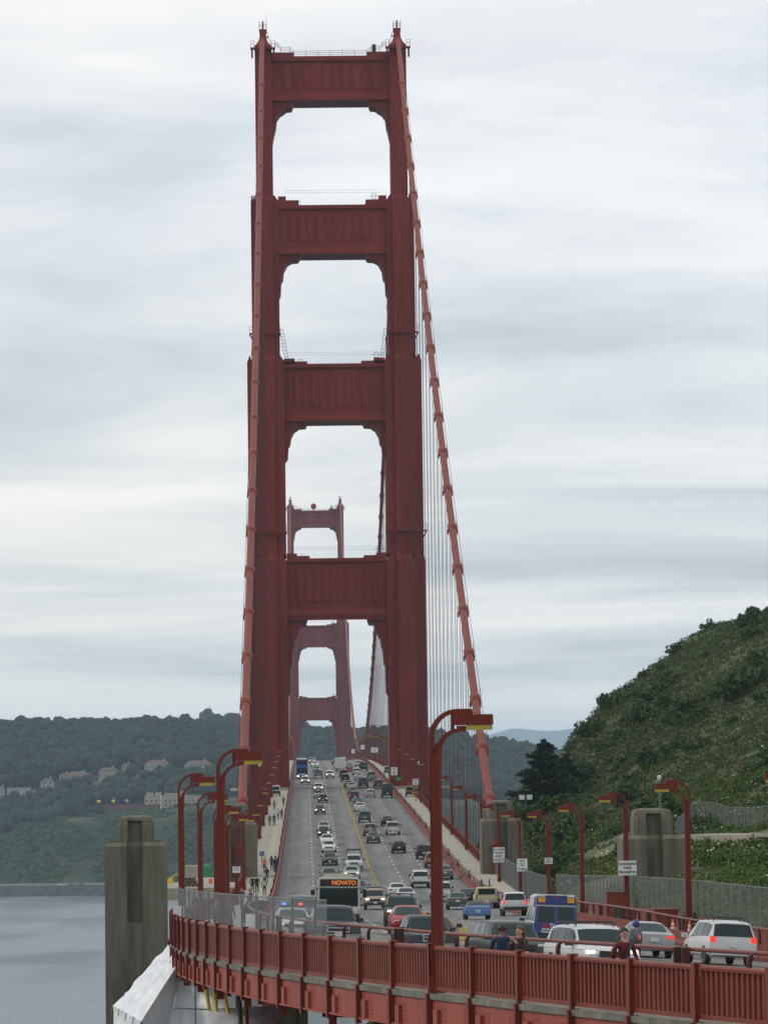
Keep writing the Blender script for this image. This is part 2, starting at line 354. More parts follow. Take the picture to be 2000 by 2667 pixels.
# walks
def wdz(s): return float(np.interp(s, [10, 70, 110, 150, 195, 235], [.16, -.28, -.30, -.15, -.19, -.34]))
def strip(name, la, lb, dz, mat, s0, s1, thick=.35):
    S = [s for s in SS if s0 < s < s1]; S = [s0] + S + [s1]; mb = MB()
    f = lambda v, s: v(s) if callable(v) else v
    z = lambda s: f(dz, s)
    rows = [[rp(s, f(la, s), z(s) - thick), rp(s, f(la, s), z(s)), rp(s, (f(la, s) + f(lb, s)) / 2, z(s)), rp(s, f(lb, s), z(s)), rp(s, f(lb, s), z(s) - thick)] for s in S]
    mb.strip(rows, 0, True); return structure(name, mb, mat)
TW0, TW1 = -470, -434
for s0, s1 in ((-1700, TW0), (TW1, 330)):
    strip('sidewalk', railE if s0 > -500 else -13.25, -9.95, wdz, M_WALK, s0, s1)
    strip('sidewalk', lambda s: edgeR(s) + .4, lambda s: 13.3 if s < -100 else 13.75, .16, M_WALK, s0, min(s1, 250))
for sg in (-1, 1):   # the walk swings round the outside of each tower leg
    for yt in (752, 2032):
        mb = MB(); z = zr(300 - yt)
        poly = [(9.95, -20), (13.25, -20), (21.5, -14), (21.5, 14), (13.25, 20), (9.95, 20)]
        mb.prism(poly, lambda u, v, t: (u * sg, yt + v, t), z - .35, z + .158); structure('sidewalk', mb, M_WALK)
# slab edge of the east walk in the foreground, and the deck under the road
mb = MB(); S = np.arange(70, 331, 3.81 / 2)
mb.strip([[rp(s, railE(s) - .15, wdz(s) - .03), rp(s, railE(s) + .25, wdz(s) - .012), rp(s, railE(s) + .25, wdz(s) - .3), rp(s, railE(s) - .15, wdz(s) - .19)] for s in S], 0, True)
structure('slab_edge', mb, M_SLAB)
mb = MB(); S = [s for s in SS if s > -1700]
mb.strip([[rp(s, -9.9 if s < 75 else railE(s) + 1.2, -.5), rp(s, edgeR(s) + .3, -.5), rp(s, edgeR(s) - .5, -1.9), rp(s, -9.0, -1.9)] for s in S], 0, True)
structure('road_deck', mb, M_TOWER)
# lane markings
LINES = [(-6.0, 0), (-2.75, 0), (3.35, 0), (6.35, 0)]
for la, _ in LINES:
    mb = MB(); s = -1000.
    while s < 300:
        bow = (la + (edgeR(s) - 9.6) * .55 if la > 0 else la)
        ln = 2.3; gap = 7.0 if s < 60 else 3.6
        mb.strip([[rp(s + d, bow + w, .008) for w in (-.08, .08)] for d in (0, ln / 2, ln)]); s += ln + gap
    o = structure('lane_marking', mb, M_PAINTW)
mb = MB(); mb.strip([[rp(s, .45 + w, .008) for w in (-.04, .04)] for s in SS if s < -120]); structure('lane_marking', mb, M_YELP)
# water
mb = MB(); mb.strip([[(x, y, 0) for x in np.linspace(-5500, 5500, 12)] for y in np.linspace(-600, 20500, 24)]); structure('water', mb, M_WATER)
# ---------------------------------------------------------------- land
def fbm(x, y, sc, oct=5):
    return mnoise.fractal(Vector((x * sc, y * sc, .37)), 1., 2.1, oct)
# Marin hillside on the right
XR = [-6, 10, 14, 20, 24, 29, 34.5, 38, 44.4, 50, 56.6, 62, 69.5, 90, 130, 260]
ZR = [-4, 18, 40, 64, 73, 77.2, 81, 86.4, 92.2, 95.8, 101, 103.4, 106, 117, 134, 175]
XB = [-14, -8, 0, 12, 14, 18, 25, 32, 45, 60, 90, 260]
ZB = [30, 56, 62, 64, 70.6, 71.4, 72.0, 72.6, 75.5, 81, 96, 150]
def hillZ(x, y):
    zb = np.interp(x, XB, ZB); zq = np.interp(x, XR, ZR)
    t = (y - 290) / 330.
    if t < 0: z = zb - min(8, -t * 12) * (x < 13) - (min(1, -t * 2) * 1.5 if x > 13 else 0)
    elif t < 1: tt = t if x > 26 else t ** 1.0; z = zb * (1 - tt) + zq * tt
    else: z = zq - (y - 620) * .42
    k = min(1, max(0, (x - 15) / 12)); 
    return z + k * (fbm(x, y, .035, 4) * 1.3 + fbm(x, y, .15, 3) * .5)
xs = np.concatenate([np.linspace(-16, 14, 12)[:-1], np.linspace(14, 110, 75), np.linspace(115, 260, 14)]); ys = np.concatenate([np.linspace(-20, 250, 28)[:-1], np.linspace(250, 680, 150), np.linspace(690, 800, 8)])
mb = MB(); mb.strip([[(x, y, max(-3, hillZ(x, y))) for x in xs] for y in ys]); structure('hillside', mb, M_HILLSIDE, 180)
# lower ground below the near bridge
# dirt track and its bank on the right
mb = MB(); P = [(26.1, 351), (27.2, 342), (29.8, 331), (33, 323), (38, 316)]
mb.strip([[(x + d, y, hillZ(x, y) * .5 + (72.9 + (y - 316) * .012) * .5 + .55 + .15 * (1 - abs(d) / 2.) - (2. if abs(d) > 2.3 else 0)) for d in (-3, -2.1, -1.0, 0, 1.0, 2.1, 3)] for x, y in P]); structure('dirt_track', mb, M_TRACK)
# Presidio shore, bluff and hills across the water
def landZ(x, y):
    sh = 2655 + 12 * math.sin(x * .013) + (40 if x > 60 else 0) * min(1, max(0, (x - 60) / 80))
    d = y - sh
    if d < 0: return -4 + max(-3, d * .05)
    top = np.interp(x, [-400, -240, -187, -140, -100, -40, 60, 400], [38, 41, 53, 57, 60, 61, 60, 55])
    ridge = np.interp(x, [-1200, -400, -276, -120, -60, 40, 72, 130, 156, 190, 260, 500, 1200], [90, 117, 119, 120, 116, 108, 110, 104, 100, 92, 80, 60, 40])
    a = min(1, max(0, (d - 26) / 95)); a = a * a * (3 - 2 * a)
    z = 7 + (top - 7) * a
    b = min(1, max(0, (d - 190) / 350)); b = b * b * (3 - 2 * b)
    z += (ridge - top) * b
    if d > 560: z -= (d - 560) * .12
    return z + fbm(x, y, .008, 6) * 7 * a * (1 - b * .7) + fbm(x, y, .05, 3) * 1.2 * a
xs = np.concatenate([np.linspace(-1500, -420, 20)[:-1], np.linspace(-420, 420, 190), np.linspace(430, 1500, 20)]); ys = np.concatenate([np.linspace(2625, 2840, 62)[:-1], np.linspace(2840, 3380, 60), np.linspace(3400, 4200, 10)])
mb = MB(); mb.strip([[(x, y, landZ(x, y)) for x in xs] for y in ys]); structure('shore_hills', mb, M_BLUFF, 180)
mb = MB()   # sea wall with a road on top
def shY(x): return 2655 + 12 * math.sin(x * .013)
X = np.linspace(-700, 40, 160)
mb.strip([[(x, shY(x) - 9 + random.uniform(-1, 1), -1), (x, shY(x) - 6 + random.uniform(-1, 1), 2.5 + random.uniform(-.5, .5)), (x, shY(x) - 2.5, 5.6 + random.uniform(-.4, .3)), (x, shY(x) - 1, 6.4)] for x in X]); structure('riprap_shore', mb, M_SEAWALL)
mb = MB(); mb.strip([[(x, shY(x) - 1, 6.4), (x, shY(x) - .9, 7.2), (x, shY(x) - .4, 7.2), (x, shY(x) - .3, 6.6), (x, shY(x) + 12, 6.7), (x, shY(x) + 26, 8.2)] for x in X]); structure('shore_road', mb, M_SHORE)
# pale far ridges
for nm, Y, pts in (('far_hills', 20000, [(-4600, 40), (250, 60), (750, 220), (900, 290), (1000, 312), (1090, 338), (1260, 318), (1350, 320), (1530, 345), (1690, 318), (2000, 210), (2700, 90), (5400, 40)]),
                   ('far_hills', 4300, [(-600, 60), (-140, 130), (-118, 145), (-100, 140), (-88, 143), (-78, 130), (-66, 148), (-50, 128), (200, 60), (500, 30)])):
    mb = MB(); X = np.linspace(pts[0][0], pts[-1][0], 260); z = np.interp(X, [p[0] for p in pts], [p[1] for p in pts])
    rough = 6 if Y > 5000 else 3.
    z = [a + fbm(x, Y, .003 if Y > 5000 else .012, 5) * rough for x, a in zip(X, z)]
    mb.strip([[(x, Y + d, max(-2, zz * k)) for x, zz in zip(X, z)] for d, k in ((-500, -.02), (-350, .35), (-200, .68), (-80, .93), (0, 1.), (150, .85), (300, .4), (380, -.02))]); structure(nm, mb, M_FARHILL, 180)
# ================================================================ TOWERS
Z_BASE = 2.
def make_tower():
    t = thing('bridge_tower', 'near red steel bridge tower with four portal struts over the road', 'bridge tower', (0, 752, 0))
    # levels: z0, z1, front face x range, recess x range, half depth
    LV = [(Z_BASE, 123.5, 11.95, 15.6, 9.97, 17.6, 8.0), (123.5, 163.6, 11.97, 15.35, 10.05, 17.4, 7.0), (163.6, 196., 11.97, 15.35, 10.87, 16.35, 6.0), (196., 226., 11.87, 15.2, None, None, 5.0)]
    for sg in (-1, 1):
        mb = MB()
        for i, (z0, z1, fi, fo, ri, ro, hd) in enumerate(LV):
            q = lambda a, b: (min(a * sg, b * sg), max(a * sg, b * sg))
            cap = 1.1 if i < 3 else 0
            def col(a, b, h):
                x0, x1 = q(a, b); mb.box(x0, x1, -h, h, z0, z1 - cap)
                if cap:
                    nfi, nfo, nh = LV[i + 1][2], LV[i + 1][3], LV[i + 1][6]
                    y0, y1 = q(max(a, min(b - .2, a + .75)) if a < nfi - .1 else a, min(b, max(a + .2, b - .75)) if b > nfo + .1 else b)
                    mb.frust((x0, x1, -h, h), (y0, y1, -min(h, nh), min(h, nh)), z1 - cap, z1)
            col(fi, fo, hd)
            if ri is not None:
                n = 4 if i == 0 else 3
                for k in range(n):      # stepped flutes on the outer side
                    a = fo + (ro - fo) * k / n; b = fo + (ro - fo) * (k + 1) / n
                    col(a, b - .07, hd - .45 * (k + 1)); mb.box(*q(b - .07, b), -(hd - .45 * (k + 1) - .25), hd - .45 * (k + 1) - .25, z0, z1 - cap)
                col(ri, fi, hd - 1.0)
        obj('leg', mb, M_TOWER, t)
        # lighter bands at the shoulders
        # pinnacle with saddle housing
        mb = MB(); c = 13.55 * sg
        prof = [(1.72, 226), (1.72, 226.6), (1.35, 227.1), (.95, 227.8), (.72, 228.6), (.66, 229.2), (.66, 230.2)]
        mb.strip([[(c + a * w, b * max(w * 2.2, 1.2), z) for a, b in ((-1, -1), (1, -1), (1, 1), (-1, 1))] for w, z in prof], 0, True); mb.box(c - .66, c + .66, -1.3, 1.3, 230.2, 230.21)
        mb.box(c - .76, c + .76, -1.5, 1.5, 230.2, 230.45)
        mb.tube([(c, 0, 230.4), (c, 0, 232.0), (c, 0, 232.5)], [.16, .16, .02], 8)
        p = obj('pinnacle', mb, M_TOWER, t)
        mb = MB()
        for y in (-1.4, 1.4):
            for z in (231., 231.45, 231.85): mb.bar((c - .74, y, z), (c + .74, y, z), .05)
            for x in (-.74, 0, .74): mb.bar((c + x, y, 230.4), (c + x, y, 231.88), .06)
        for x in (-.74, .74):
            for z in (231., 231.45, 231.85): mb.bar((c + x, -1.4, z), (c + x, 1.4, z), .05)
        mb.bar((c - .66 * sg, -1.3, 230.3), (c - 2.0 * sg, -1.3, 226.2), .1); mb.bar((c - .66 * sg, -1.3, 228.8), (c - 1.1 * sg, -1.3, 228.8), .25)
        if sg < 0: mb.bar((c + .68, -1.3, 231.8), (c + .68, -1.3, 233.4), .045)
        obj('guard_rail', mb, M_ROPE, t)
        # crow's nest platforms near the top
        mb = MB(); mb.box(c - 2.5, c + 2.5, -6.2, -5.02, 225.5, 225.8); mb.box(c - 2.35, c - 2.0, -6.0, -5.02, 223.8, 225.5); mb.box(c + 2.0, c + 2.35, -6.0, -5.02, 223.8, 225.5)
        for x in (-2.45, -1.75, 1.75, 2.45): mb.bar((c + x, -6.1, 225.8), (c + x, -6.1, 227.15), .07)
        for z in (226.5, 227.12):
            mb.bar((c - 2.45, -6.1, z), (c - 1.75, -6.1, z), .06); mb.bar((c + 1.75, -6.1, z), (c + 2.45, -6.1, z), .06)
        obj('platform', mb, M_TOWER, t)
        for z, a, b, hd in ((168.0, 10.6, 16.9, 6.0), (128.2, 9.8, 18.0, 7.0)):
            mb = MB(); x0, x1 = sorted((a * sg, b * sg)); mb.box(x0, x1, -hd - 1.0, -hd - .02, z - .25, z); 
            for x in (x0 + .1, x1 - .1): mb.bar((x, -hd - .15, z - .2), (x + (.9 if x < (x0 + x1) / 2 else -.9), -hd - .1, z - 1.9), .25)
            for x in (x0 + .08, x0 + .75, x1 - .75, x1 - .08): mb.bar((x, -hd - .95, z), (x, -hd - .95, z + 1.3), .07)
            for zz in (z + .65, z + 1.28):
                mb.bar((x0 + .05, -hd - .95, zz), (x0 + .75, -hd - .95, zz), .06); mb.bar((x1 - .75, -hd - .95, zz), (x1 - .05, -hd - .95, zz), .06)
            obj('platform', mb, M_TOWER, t)
        mb = MB()   # leaning access ladder above the third strut
        for d in (-.32, .32): mb.bar((sg * (9.55 + d), -3, 163.2), (sg * (10.5 + d), -3, 169.2), .08)
        for k in range(9): u = k / 8.; mb.bar((sg * (9.6 - .38 + .95 * u), -3, 163.6 + 5.4 * u), (sg * (9.6 + .38 + .95 * u), -3, 163.6 + 5.4 * u), .07)
        obj('ladder', mb, M_ROPE, t)
    # struts: z of top centre, cornice, panel top/bottom, lower cornice top/bottom(soffit), inner half width, half depth, top steps [(half, z)]
    ST = [(224.3, 223.4, 222.3, 217.4, 216.1, 215.3, 11.87, 3.6, [(7.36, 224.3), (10.4, 225.1)], [(11.87, 207.3), (11.8, 207.5), (11.46, 209.3), (11.1, 210.6), (10.96, 212.2), (10.26, 213.2), (9.43, 213.7), (9.0, 214.1), (7.9, 214.2), (7.49, 215.3)]),
          (194.0, 193.3, 191.8, 186.6, 184.7, 184.1, 10.87, 4.0, [(6.7, 194.0), (9.3, 195.), (10.2, 195.8)], [(10.87, 175.9), (10.8, 176.), (10.54, 176.6), (10.46, 179.0), (10.04, 179.7), (9.9, 181.2), (9.2, 182.6), (8.8, 182.9), (8.24, 183.2), (6.99, 183.3), (6.43, 184.1)]),
          (161.9, 161.2, 159.5, 152.9, 151.0, 150.4, 10.05, 4.6, [(5.4, 161.9), (7.9, 162.4), (9.2, 163.)], [(10.05, 142.8), (9.9, 142.9), (9.5, 143.4), (9.36, 145.7), (9.0, 146.2), (8.8, 147.6), (8.1, 148.9), (7.55, 149.2), (7.3, 149.5), (5.9, 149.6), (5.5, 150.4)]),
          (122.9, 122.2, 120.6, 113.8, 112.0, 111.4, 9.97, 5.2, [(5.4, 122.9), (7.9, 123.4), (9.2, 123.9)], [(9.97, 95.5), (9.9, 95.6), (9.6, 96.1), (9.5, 101.5), (9.16, 101.9), (9.04, 104.7), (8.7, 105.4), (8.6, 107.0), (8.27, 107.2), (7.5, 109.1), (7.4, 109.7), (6.27, 109.8), (5.8, 111.4)])]
    for i, (zt, zc, pt, pb, lt, lb, hw, hd, steps, br) in enumerate(ST):
        mb = MB(); mb.box(-hw, hw, -hd, hd, lb, zc)
        mb.frust((-hw, hw, -hd - .15, hd + .15), (-hw, hw, -hd - .75, hd + .75), zc - .35, zc)            # cornice
        mb.box(-hw, hw, -hd - .75, hd + .75, zc, zt - .01); 
        for a, z in steps[1:]:
            for sg in (-1, 1):
                x0, x1 = sorted((sg * (steps[[s[0] for s in steps].index(a) - 1][0]), sg * hw)); mb.box(x0, x1, -hd - .7, hd + .7, zt - .01, z)
        mb.frust((-hw, hw, -hd - .8, hd + .8), (-hw, hw, -hd - .02, hd + .02), lt - .15, lt + .75)       # sloped sill that catches the light
        mb.box(-hw, hw, -hd - .8, hd + .8, lb - .02, lt - .15)
        st = obj('strut', mb, M_TOWER, t)
        # ten pointed flutes, front and back
        w = hw * .83; n = 10; dx = 2 * w / n
        for sd in (-1, 1):
            y = sd * (hd + .004); mb = MB()
            for k in range(n):
                x = -w + k * dx; ym = sd * (hd + .34)
                mb.add([(x, y, pt), (x + dx, y, pt), (x + dx, y, pb), (x, y, pb), (x + dx * .30, ym, pt - .15), (x + dx * .30, ym, pb + .75)], [(0, 4, 5, 3), (4, 1, 2, 5), (0, 1, 4), (3, 5, 2)])
            obj('fluted_panel', mb, M_TOWER, st)
        for sg in (-1, 1):
            poly = [(hw, lb)] + br; mb = MB()
            fn = lambda u, v, tt: (u * sg, tt, v)
            # fan triangulation from the inner corner keeps the stepped outline
            for a in range(1, len(poly) - 1):
                mb.prism([poly[0], poly[a], poly[a + 1]], fn, -hd + .3, hd - .3)
            obj('stepped_bracket', mb, M_TOWER, t)
        mb = MB()
        if i == 0:
            y = -hd - .6; pts = [(-11.2, 226.), (-10.6, 226.), (-9.9, 225.1), (-8.2, 225.1), (-7.3, 224.3), (-4.9, 224.3), (-2.4, 224.3), (0, 224.3), (2.4, 224.3), (4.9, 224.3), (7.3, 224.3), (8.2, 225.1), (9.9, 225.1), (10.6, 226.), (11.2, 226.)]
            for h in (.35, .7, 1.05):
                for a, b in zip(pts, pts[1:]): mb.bar((a[0], y, a[1] + h), (b[0], y, b[1] + h), .06)
            for a in pts: mb.bar((a[0], y, a[1]), (a[0], y, a[1] + 1.08), .07)
            mb.box(8.4, 9.2, y, y + .5, 225.1, 226.6)
        else:
            y = -hd - .3
            for h in (.75, 1.25): mb.bar((-9.6, y, steps[-1][1] + h), (9.6, y, steps[-1][1] + h - .1), .035)
            mb.box(-7.4, -6.4, y, y + .06, zt + .9, zt + .95); 
            for x in (-7.4, -6.9, -6.4): mb.bar((x, y, zt), (x, y, zt + .95), .06)
            for x in (8.0, 8.8): mb.bar((x, y, zt + .4), (x, y, zt + 2.2), .07)
            for z in (1.2, 2.2): mb.bar((8.0, y, zt + z), (8.8, y, zt + z), .07)
            mb.bar((7.5, y, zt + 1.7), (9.9, y, zt + 1.8), .08)
        obj('guard_rail', mb, M_ROPE, t)
    mb = MB()  # raised frame round the road portal
    y0, y1 = -8.2 + 1.0, -7.0 + 1.2
    for sg in (-1, 1): x0, x1 = sorted((9.97 * sg, 10.55 * sg)); mb.box(x0, x1, -7.25, -6.9, 95.6, 111.3)
    mb.box(-10.55, 10.55, -5.75, -5.2, 110.6, 111.38); obj('portal_frame', mb, M_TOWER, t)
    mb = MB(); mb.frust((-24, 24, -14, 14), (-22, 22, -11, 11), -3, 12); obj('pier', mb, M_CONC, t)
    return t
NT = make_tower()
ST_ = copytree(NT); ST_.matrix_world = Matrix.Translation((0, 2032, 0)); ST_['label'] = 'distant hazy bridge tower seen through the near tower portal'
mb = MB(); mb.ball((-.9, -1, 226.7), (1.5, .9, 1.6), 14, 10); mb.bar((-.9, -1, 224.2), (-.9, -1, 225.4), .5); o = obj('radar_dish', mb, M_TOWER, None, True); o.location = (0, 2032, 0)
tag(o, 'round radar dome on top of the distant bridge tower', 'radar dome')
# ---------------------------------------------------------------- cables
SIDE_END = 405.
def zside(y):
    t = 752 - y; return 229. - t * .457 - 28. * (t / 335.) * (1 - t / 335.)
def zmain(y): return 88.6 + (229. - 88.6) * ((y - 1392) / 640.) ** 2
SB = [752 - 13 - 15.24 * k for k in range(1, 22)]
MBD = [752 + 13 + 15.24 * k for k in range(0, 83)]
for sg in (-1, 1):
    w = 'left' if sg < 0 else 'right'; x = 13.715 * sg
    t = thing('side_span_cable', f'thick red main cable sloping down from the near tower to the {w} concrete pylon', 'suspension cable', (x, 0, 0), 'main suspension cables')
    mb = MB(); mb.tube([(0, y, zside(y)) for y in np.linspace(752, SIDE_END, 60)], .47, 14); obj('cable', mb, M_CABLE, t, True)
    for y in SB:
        d = Vector((0, 1, zside(y + .5) - zside(y - .5))).normalized(); p = Vector((0, y, zside(y))); mb = MB()
        mb.tube([p - d * .95, p - d * .75, p + d * .75, p + d * .95], [.52, .66, .66, .52], 14); mb.bar(p - d * .7 + Vector((.5 * 1, 0, .1)), p + d * .7 + Vector((.5, 0, .1)), .3); mb.bar(p - d * .7 + Vector((-.5, 0, .1)), p + d * .7 + Vector((-.5, 0, .1)), .3)
        mb.tube([p + Vector((-.62, 0, -.25)), p + Vector((-.62, 0, -.95))], .1, 6); mb.tube([p + Vector((.62, 0, -.25)), p + Vector((.62, 0, -.95))], .1, 6)
        obj('cable_band', mb, M_CABLE, t, True)
    mb = MB()
    for dx in (-.55, .55):
        mb.tube([(dx, y, zside(y) + 1.55) for y in np.linspace(745, SIDE_END + 10, 50)], .03, 5)
        for y in SB: mb.bar((dx, y, zside(y) + .3), (dx, y, zside(y) + 1.75), .05)
    obj('hand_rope', mb, M_ROPE, t)
    t = thing('main_span_cable', f'dark red main cable dipping beyond the near tower on the {w} side', 'suspension cable', (x, 0, 0), 'main suspension cables')
    mb = MB(); path = []; rad = []
    for y in np.linspace(752, 2032, 84 * 6): path.append((0, y, zmain(y))); rad.append(.47)
    mb.tube(path, rad, 12); obj('cable', mb, M_CABLE, t, True)
    mb = MB()
    for y in MBD[:83]:
        d = Vector((0, 1, zmain(y + .5) - zmain(y - .5))).normalized(); p = Vector((0, y, zmain(y))); mb.tube([p - d * .9, p - d * .7, p + d * .7, p + d * .9], [.5, .66, .66, .5], 10)
    o = obj('cable_band', mb, M_CABLE, t, True); o['kind'] = 'stuff'
    for y in SB + MBD:
        side = y < 752; zc = zside(y) if side else zmain(y); zb = zr(300 - y) + .3
        if zc - zb < 2.2: continue
        if side: lab = f'thin steel suspender rope hanging from the {w} cable before the near tower'
        else: lab = f'thin steel suspender rope hanging from the {w} cable beyond the near tower'
        mb = MB()
        for dx in (-.19, .19): mb.bar((dx, 0, zb), (dx, 0, zc - .4), .07 if side else .09)
        o = obj('suspender_rope', mb, M_ROPE); o.location = (x, y, 0); tag(o, lab, 'suspender rope', f'{w} suspender ropes ' + ('before' if side else 'beyond') + ' the near tower')
# ---------------------------------------------------------------- concrete pylons
def pylon(x, y, zbase, label, k=1.):
    t = thing('concrete_pylon', label, 'bridge pylon', (x, y, 0))
    zs, zt = 74.3, 76.5
    mb = MB(); W, D = 2.4 * k, 2.6 * k; n = .58
    def body(w, d, z0, z1, ns, nd):
        # cross section with a slot in each long face
        return [(-w, -d), (-ns, -d), (-ns, -d + nd), (ns, -d + nd), (ns, -d), (w, -d), (w, d), (ns, d), (ns, d - nd), (-ns, d - nd), (-ns, d), (-w, d)]
    a = body(W, D, 0, 0, n, .85); rows = [[(u, v, z) for u, v in a] for z in (zbase, zs - .05)]
    b = body(W * .86, D * .86, 0, 0, n, .7); rows.append([(u, v, zs + .25) for u, v in b]); mb.strip(rows, 0, True)
    mb.box(-n, n, -D + .08, -D + .87, zbase, 68.6)
    obj('shaft', mb, M_CONC, t)
    mb = MB(); w2, d2 = 1.45 * k, 1.75 * k
    oc = lambda w, d, c: [(-w, -d + c), (-w + c, -d), (-n * .95, -d), (-n * .95, -d + .5), (n * .95, -d + .5), (n * .95, -d), (w - c, -d), (w, -d + c), (w, d - c), (w - c, d), (-w + c, d), (-w, d - c)]
    rows = [[(u, v, z) for u, v in oc(w, d, .25)] for w, d, z in ((w2, d2, zs - .1), (w2, d2, zt - .75), (w2 * .95, d2 * .95, zt - .35))]
    mb.strip(rows, 0, True)
    pl = [(-w2 * .95, -d2 * .93), (w2 * .95, -d2 * .93), (w2 * .95, d2 * .95), (-w2 * .95, d2 * .95)]
    mb.strip([[(u, v, zt - .37) for u, v in pl], [(u * .92, v * .92, zt - .12) for u, v in pl], [(u * .5, v * .5, zt) for u, v in pl]], 0, True); o = len(mb.v); mb.f.append((o - 4, o - 3, o - 2, o - 1)); mb.m.append(0)
    obj('cap_block', mb, M_CONC, t); return t
pylon(-19.35, 282, 20, 'tall concrete pylon standing beside the water left of the street lamps', .93)
pylon(19.2, 282, 60, 'concrete pylon behind the chain link fence with a thin white mast on top')
pylon(-14.2, 408, 40, 'concrete pylon half hidden behind the left row of street lamps', .92)
pylon(14.4, 408, 50, 'concrete pylon where the right main cable comes down behind traffic signs', .92)
# ================================================================ RAILINGS, BARRIERS, FENCES
PS = [143.1 + 3.668 * i for i in range(-18, 28)]
t = thing('walkway_railing', 'red railing of close upright bars along the near edge of the bridge walk', 'railing', rp(180, railE(180), 0))
inv = t.matrix_world.inverted()
def nE(s): th = cen(s)[2] + .03; return Vector((-math.cos(th), -math.sin(th), 0))
def rE(s, d, z): return inv @ rp(s, railE(s) + d, wdz(s) + z)
for a, b in zip(PS, PS[1:]):
    mb = MB(); L = [a + (b - a) * k / 4 for k in range(5)]
    prof = [(-.09, 1.20), (-.10, 1.27), (-.05, 1.325), (.05, 1.325), (.10, 1.27), (.09, 1.20)]
    mb.strip([[rE(s, d, z) for d, z in prof] for s in L], 0, True)
    mb.strip([[rE(s, d, z) for d, z in ((-.06, .05), (-.06, .17), (.06, .17), (.06, .05))] for s in L], 0, True)
    n = 14
    for k in range(n):
        s = a + (b - a) * (k + .6) / (n + .2); mb.obar(rE(s, 0, .15), rE(s, 0, 1.22), nE(s), .085, .12)
    obj('railing_panel', mb, M_RAIL, t, 40)
for s in PS:
    n_ = nE(s); mb = MB(); mb.obar(rE(s, -.10, -.02), rE(s, -.10, 1.34), n_, .11, .05); mb.obar(rE(s, -.07, 1.34), rE(s, -.07, 1.385), n_, .22, .20); mb.obar(rE(s, -.165, -.02), rE(s, -.165, 1.34), n_, .02, .15)
    obj('post', mb, M_RAIL, t)
# fascia girder under the walk
g = thing('fascia_girder', 'red riveted edge girder with upright brackets under the near walk', 'girder', rp(180, railE(180), -1)); invg = g.matrix_world.inverted()
def gE(s, d, z): return invg @ rp(s, railE(s) + d, wdz(s) + z)

for a, b in zip(PS, PS[1:]):
    mb = MB(); L = [a + .05, (a + b) / 2, b - .05]
    mb.strip([[gE(s, d, z) for d, z in ((-.08, -.17), (-.08, -1.0), (-.2, -1.0), (-.2, -1.06), (.1, -1.06), (.1, -.17))] for s in L], 0, True)
    for f in (.08, .26, .34, .8, .86):
        for z in (-.42, -.52, -.62, -.74, -.86): mb.bar(gE(a + (b - a) * f, -.075, z), gE(a + (b - a) * f, -.105, z), .035, .035)
    mb.obar(gE(a + .6, -.13, -.46), gE(a + .6, -.13, -1.0), nE(a), .1, .42)
    obj('girder_plate', mb, M_STEEL, g)
for s in PS:
    n_ = nE(s); mb = MB(); mb.obar(gE(s, -.16, -.03), gE(s, -.16, -1.16), n_, .15, .05); mb.obar(gE(s, -.245, -.03), gE(s, -.245, -1.16), n_, .02, .18); mb.obar(gE(s, -.16, -1.16), gE(s, -.16, -1.19), n_, .2, .2)
    obj('bracket', mb, M_RAIL, g)
# steel floor beams in the dark below
for s in np.arange(84, 246, 7.336):
    mb = MB(); mb.strip([[rp(s + d, l, z) for d, z in ((-.2, -1.05), (-.2, -1.65), (.2, -1.65), (.2, -1.05))] for l in (railE(s) + 1.4, -5, 0, 9)], 0, True); mb.bar(rp(s, railE(s) + .05, -1.25), rp(s, railE(s) + .05, -1.6), .25, .25)
    o = obj('floor_beam', mb, M_TOWER); tag(o, 'dark red floor beam end showing below the near edge girder', 'beam', 'floor beams under the near deck')
# far railings (each one thing)
def far_railing(sg, s0, s1, label, lat):
    t = thing('walkway_railing', label, 'railing', rp((s0 + s1) / 2, 0, 0), 'railings along the walks'); iv = t.matrix_world.inverted(); q = lambda s, z, d=0: iv @ rp(s, (lat(s) if callable(lat) else lat) + d, z)
    S = [s for s in SS if s0 < s < s1]; S = [s0] + S + [s1]
    for nm, z0, z1 in (('top_rail', 1.3, 1.42), ('bottom_rail', .24, .36)):
        mb = MB(); mb.strip([[q(s, z0, -.08), q(s, z1, -.08), q(s, z1, .08), q(s, z0, .08)] for s in S], 0, True); obj(nm, mb, M_RAIL, t)
    mb = MB(); mp = MB(); s = s1; k = 0
    while s > s0:
        if k % 12 == 0: mp.bar(q(s, .1, -.02 * sg), q(s, 1.5, -.02 * sg), .2, .24, up=(0, 1, 0))
        elif s > -420: mb.bar(q(s, .3), q(s, 1.32), .085, .06, up=(0, 1, 0))
        s -= .317; k += 1
    obj('balusters', mb, M_RAIL, t)['kind'] = 'stuff'; obj('posts', mp, M_RAIL, t)['kind'] = 'stuff'
far_railing(-1, TW1, 76.5, 'long red railing on the outer edge of the left walk before the near tower', lambda s: railE(s))
far_railing(-1, -1650, TW0, 'red railing on the outer edge of the left walk beyond the near tower', -13.2)
far_railing(1, TW1, -104, 'red railing with upright posts on the outer edge of the right walk', 13.25)
far_railing(1, -1650, TW0, 'red railing of the right walk beyond the near tower', 13.25)
